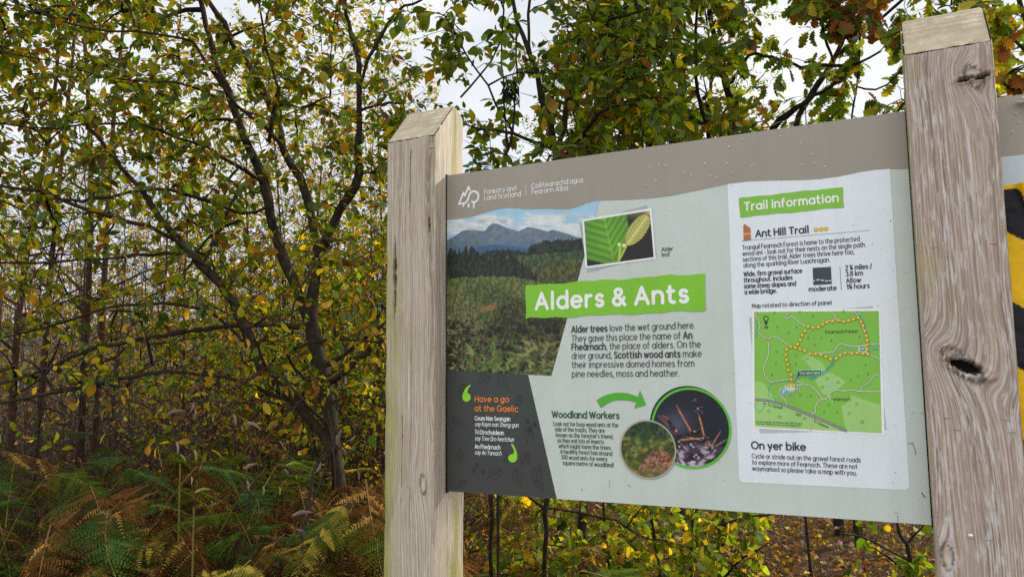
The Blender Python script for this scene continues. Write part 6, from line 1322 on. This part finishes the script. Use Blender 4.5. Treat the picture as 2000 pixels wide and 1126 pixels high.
# ------------------------------------------------------------------ withered stalks, fallen leaves, low growth
def stuff_leaves(name, label, cat, n, fn, m, shape, pal, size, seed, flat=.35):
    r = np.random.default_rng(seed); LV = Leaves()
    for _ in range(n):
        p_ = fn(r); nm = unit(np.array([0, 0, 1.])+r.normal(0, flat, 3)); LV.add(p_, r.normal(0, 1, 3)*np.array([1, 1, .3]), nm, r.uniform(*size), pick(r, pal), r.uniform(-.1, .5))
    o = LV.build(name, m, None, shape); tag(o, label, cat, kind='stuff'); return o
def on_ground(x0, x1, D0, D1, up):
    def f(r):
        q = gpos(r.uniform(x0, x1), D0+(D1-D0)*r.uniform()**1.2); return q+np.array([0, 0, r.uniform(0, up)])
    return f
stuff_leaves('fallen_leaves', 'fallen yellow and brown leaves over the woodland floor', 'leaf litter', 14000, on_ground(850, 2100, 4.4, 13, .10), M_DRY, 'small', {'brown': 14, 'rust': 9, 'gold': 6, 'yellow': 7, 'pale': 4}, (.03, .07), 3, .5)
stuff_leaves('low_leaves', 'low yellow-green leaves and seedlings on the woodland floor', 'undergrowth', 3000, on_ground(-250, 1300, 3.6, 9, .55), M_LEAF, 'hazel', {'deep': 8, 'green': 6, 'olive': 4, 'gold': 2, 'brown': 5, 'yellow': 2}, (.03, .065), 4, .6)
def stalks(name, label, n, x0, x1, D0, D1, h, m, seed, rad=.0016):
    r = np.random.default_rng(seed); tb = Tubes()
    for _ in range(n):
        b = gpos(r.uniform(x0, x1), r.uniform(D0, D1)); H = r.uniform(*h); a = r.uniform(0, 6.28); bend = r.uniform(.1, .9)*H; u = np.linspace(0, 1, 6)[:, None]
        P = b+np.array([0, 0, H])*u*(1-.3*u*bend/H)+np.array([cos(a), sin(a), 0])*bend*u**2+r.normal(0, .012, (6, 3))*u; tb.add(P, np.linspace(rad*r.uniform(.7, 1.6), rad*.5, 6), 3)
    o = tb.build(name, m, None); tag(o, label, 'undergrowth', kind='stuff'); return o
M_STRAW = plain('straw_stalk', (.17, .115, .05), .8, 0, .6, 12)
M_STRAWB = plain('brown_stalk', (.11, .06, .028), .85, 0, .7, 9)
stalks('dead_grass', 'pale withered grass and stalks low among the bracken', 2600, -450, 900, 2.6, 6.5, (.25, .85), M_STRAW, 7, .0013)
stalks('dead_brush', 'grey-brown dead twigs over the litter slope under the panel', 2200, 880, 2100, 4.8, 12, (.12, .5), M_STRAWB, 8, .0022)
stalks('brown_brush', 'tangled brown dead stems behind the bracken bank', 3400, -450, 900, 4.2, 8, (.5, 1.5), M_TWIG, 9, .0024)
stalks('bramble_tangle', 'tangled thin dark stems among the bracken at the willow foot', 1500, -150, 800, 2.7, 4.2, (.7, 1.35), M_STRAWB, 19, .0016)
# withered, curled leaves of low sallow shoots in front of the bracken
def curled_shoot(name, label, pts, spots, seed):
    r = np.random.default_rng(seed); l0 = limb(pts); b0 = gpos(pts[0][0], pts[0][2]); l0 = np.vstack([np.append(b0, l0[0, 3]), l0])
    root = empty(name); tag(root, label, 'shoot'); tb = Tubes(); tb.add(l0[:, :3], l0[:, 3], 5)
    V = []; F = []; C = []
    for (px, py, D, ln, an) in spots:
        if ln < 31: an = -1.45+r.normal(0, .35); ln *= .9
        c = at(px, py, D); ax_ = unit(RT*cos(an)+UP*sin(an)+FW*r.normal(0, .3)); s1 = unit(np.cross(ax_, FW)); s2 = np.cross(ax_, s1); L_ = ln*D/FPX; n = 9; k = 8; b = len(V); hue = np.array(PAL['pale'])*r.uniform(.5, .95)*np.array([1.0, .92, .92]); g = r.uniform() < .25
        for i in range(n):
            t_ = i/(n-1); R_ = L_*.115*sin(pi*min(1, .06+t_*.94))**.7+.0008; cc = c+ax_*L_*(t_-.5)+s1*L_*.10*sin(t_*pi*1.1)
            for j in range(k):
                a = j/k*5.2+t_*1.2; rr_ = R_*(1-.45*j/k)*(1+.12*sin(i*2.1+j)); V.append(cc+rr_*(cos(a)*s1+sin(a)*s2)); C.append(hue*(1+.25*sin(j*1.7+i)) if not g else np.array([.22, .24, .06]))
        for i in range(n-1):
            for j in range(k-1): F.append((b+i*k+j, b+i*k+j+1, b+i*k+k+j+1, b+i*k+k+j))
        q = l0[np.argmin(np.linalg.norm(l0[:, :3]-c, axis=1)), :3]; e = c-ax_*L_*.5; up_ = e+np.array([0, 0, .05])+r.normal(0, .012, 3); tb.add([q, q*.6+up_*.4+r.normal(0, .02, 3)+np.array([0, 0, .03]), up_, e+np.array([0, 0, .012]), e], [.0016, .0013, .001, .0008, .0008], 3)
    tb.build('stem', M_TWIG, root); mesh_np('curled_leaves', V, np.array(F), M_DRY, root, {'Col': ('FLOAT_COLOR', np.array(C))}, True)
curled_shoot('sallow_shoot', 'low sallow shoot with pale curled dead leaves, just left of the left post\'s lower half', [(610, 1200, 2.5, 2.4), (592, 1040, 2.5, 2.4), (640, 900, 2.55, 2.6), (652, 850, 2.6, 2.2), (640, 800, 2.6, 1.6)], [(592, 1003, 2.45, 42, .05), (588, 1038, 2.45, 32, -.9), (576, 907, 2.5, 34, .08), (664, 852, 2.5, 34, 1.3), (688, 855, 2.5, 22, -.2), (672, 880, 2.5, 20, 1.4), (640, 766, 2.5, 22, .2), (626, 1010, 2.5, 24, 1.2), (546, 958, 2.5, 18, 1.0), (700, 928, 2.5, 22, .4), (622, 912, 2.5, 24, -.1)], 3)
curled_shoot('sallow_shoot', 'low sallow shoot with pale curled dead leaves, over the bracken left of the willow\'s foot', [(440, 1200, 2.6, 2.0), (470, 1020, 2.6, 2.0), (500, 920, 2.6, 2), (480, 830, 2.6, 1.6), (400, 780, 2.6, 1.3)], [(498, 832, 2.5, 34, -.35), (458, 820, 2.5, 28, -.5), (492, 910, 2.5, 34, .5), (345, 805, 2.5, 34, .25), (375, 795, 2.5, 24, -.6), (380, 810, 2.5, 22, .5), (346, 874, 2.5, 30, .1), (381, 890, 2.5, 30, 1.2), (358, 895, 2.5, 22, 1.1), (398, 958, 2.5, 34, .1), (374, 938, 2.5, 16, .6), (414, 985, 2.5, 22, 1.2), (484, 948, 2.5, 24, -.3), (514, 958, 2.5, 22, .1), (550, 868, 2.5, 20, 1.3), (560, 922, 2.5, 18, .9)], 4)
for (px, D, top, lb) in ((360, 2.5, 905, 'tall yellowish bare stalk among the ferns, left of the curled leaves'), (387, 2.3, 990, 'short yellow-green bare stalk leaning beside a taller one')):
    b = gpos(px, D); e = at(px-8, top, D); tb = Tubes(); tb.add([b, (b+e)/2+np.array([.01, 0, 0]), e], [.0045, .004, .0025], 6); tag(tb.build('bare_stalk', M_STIPE), lb, 'stalk')
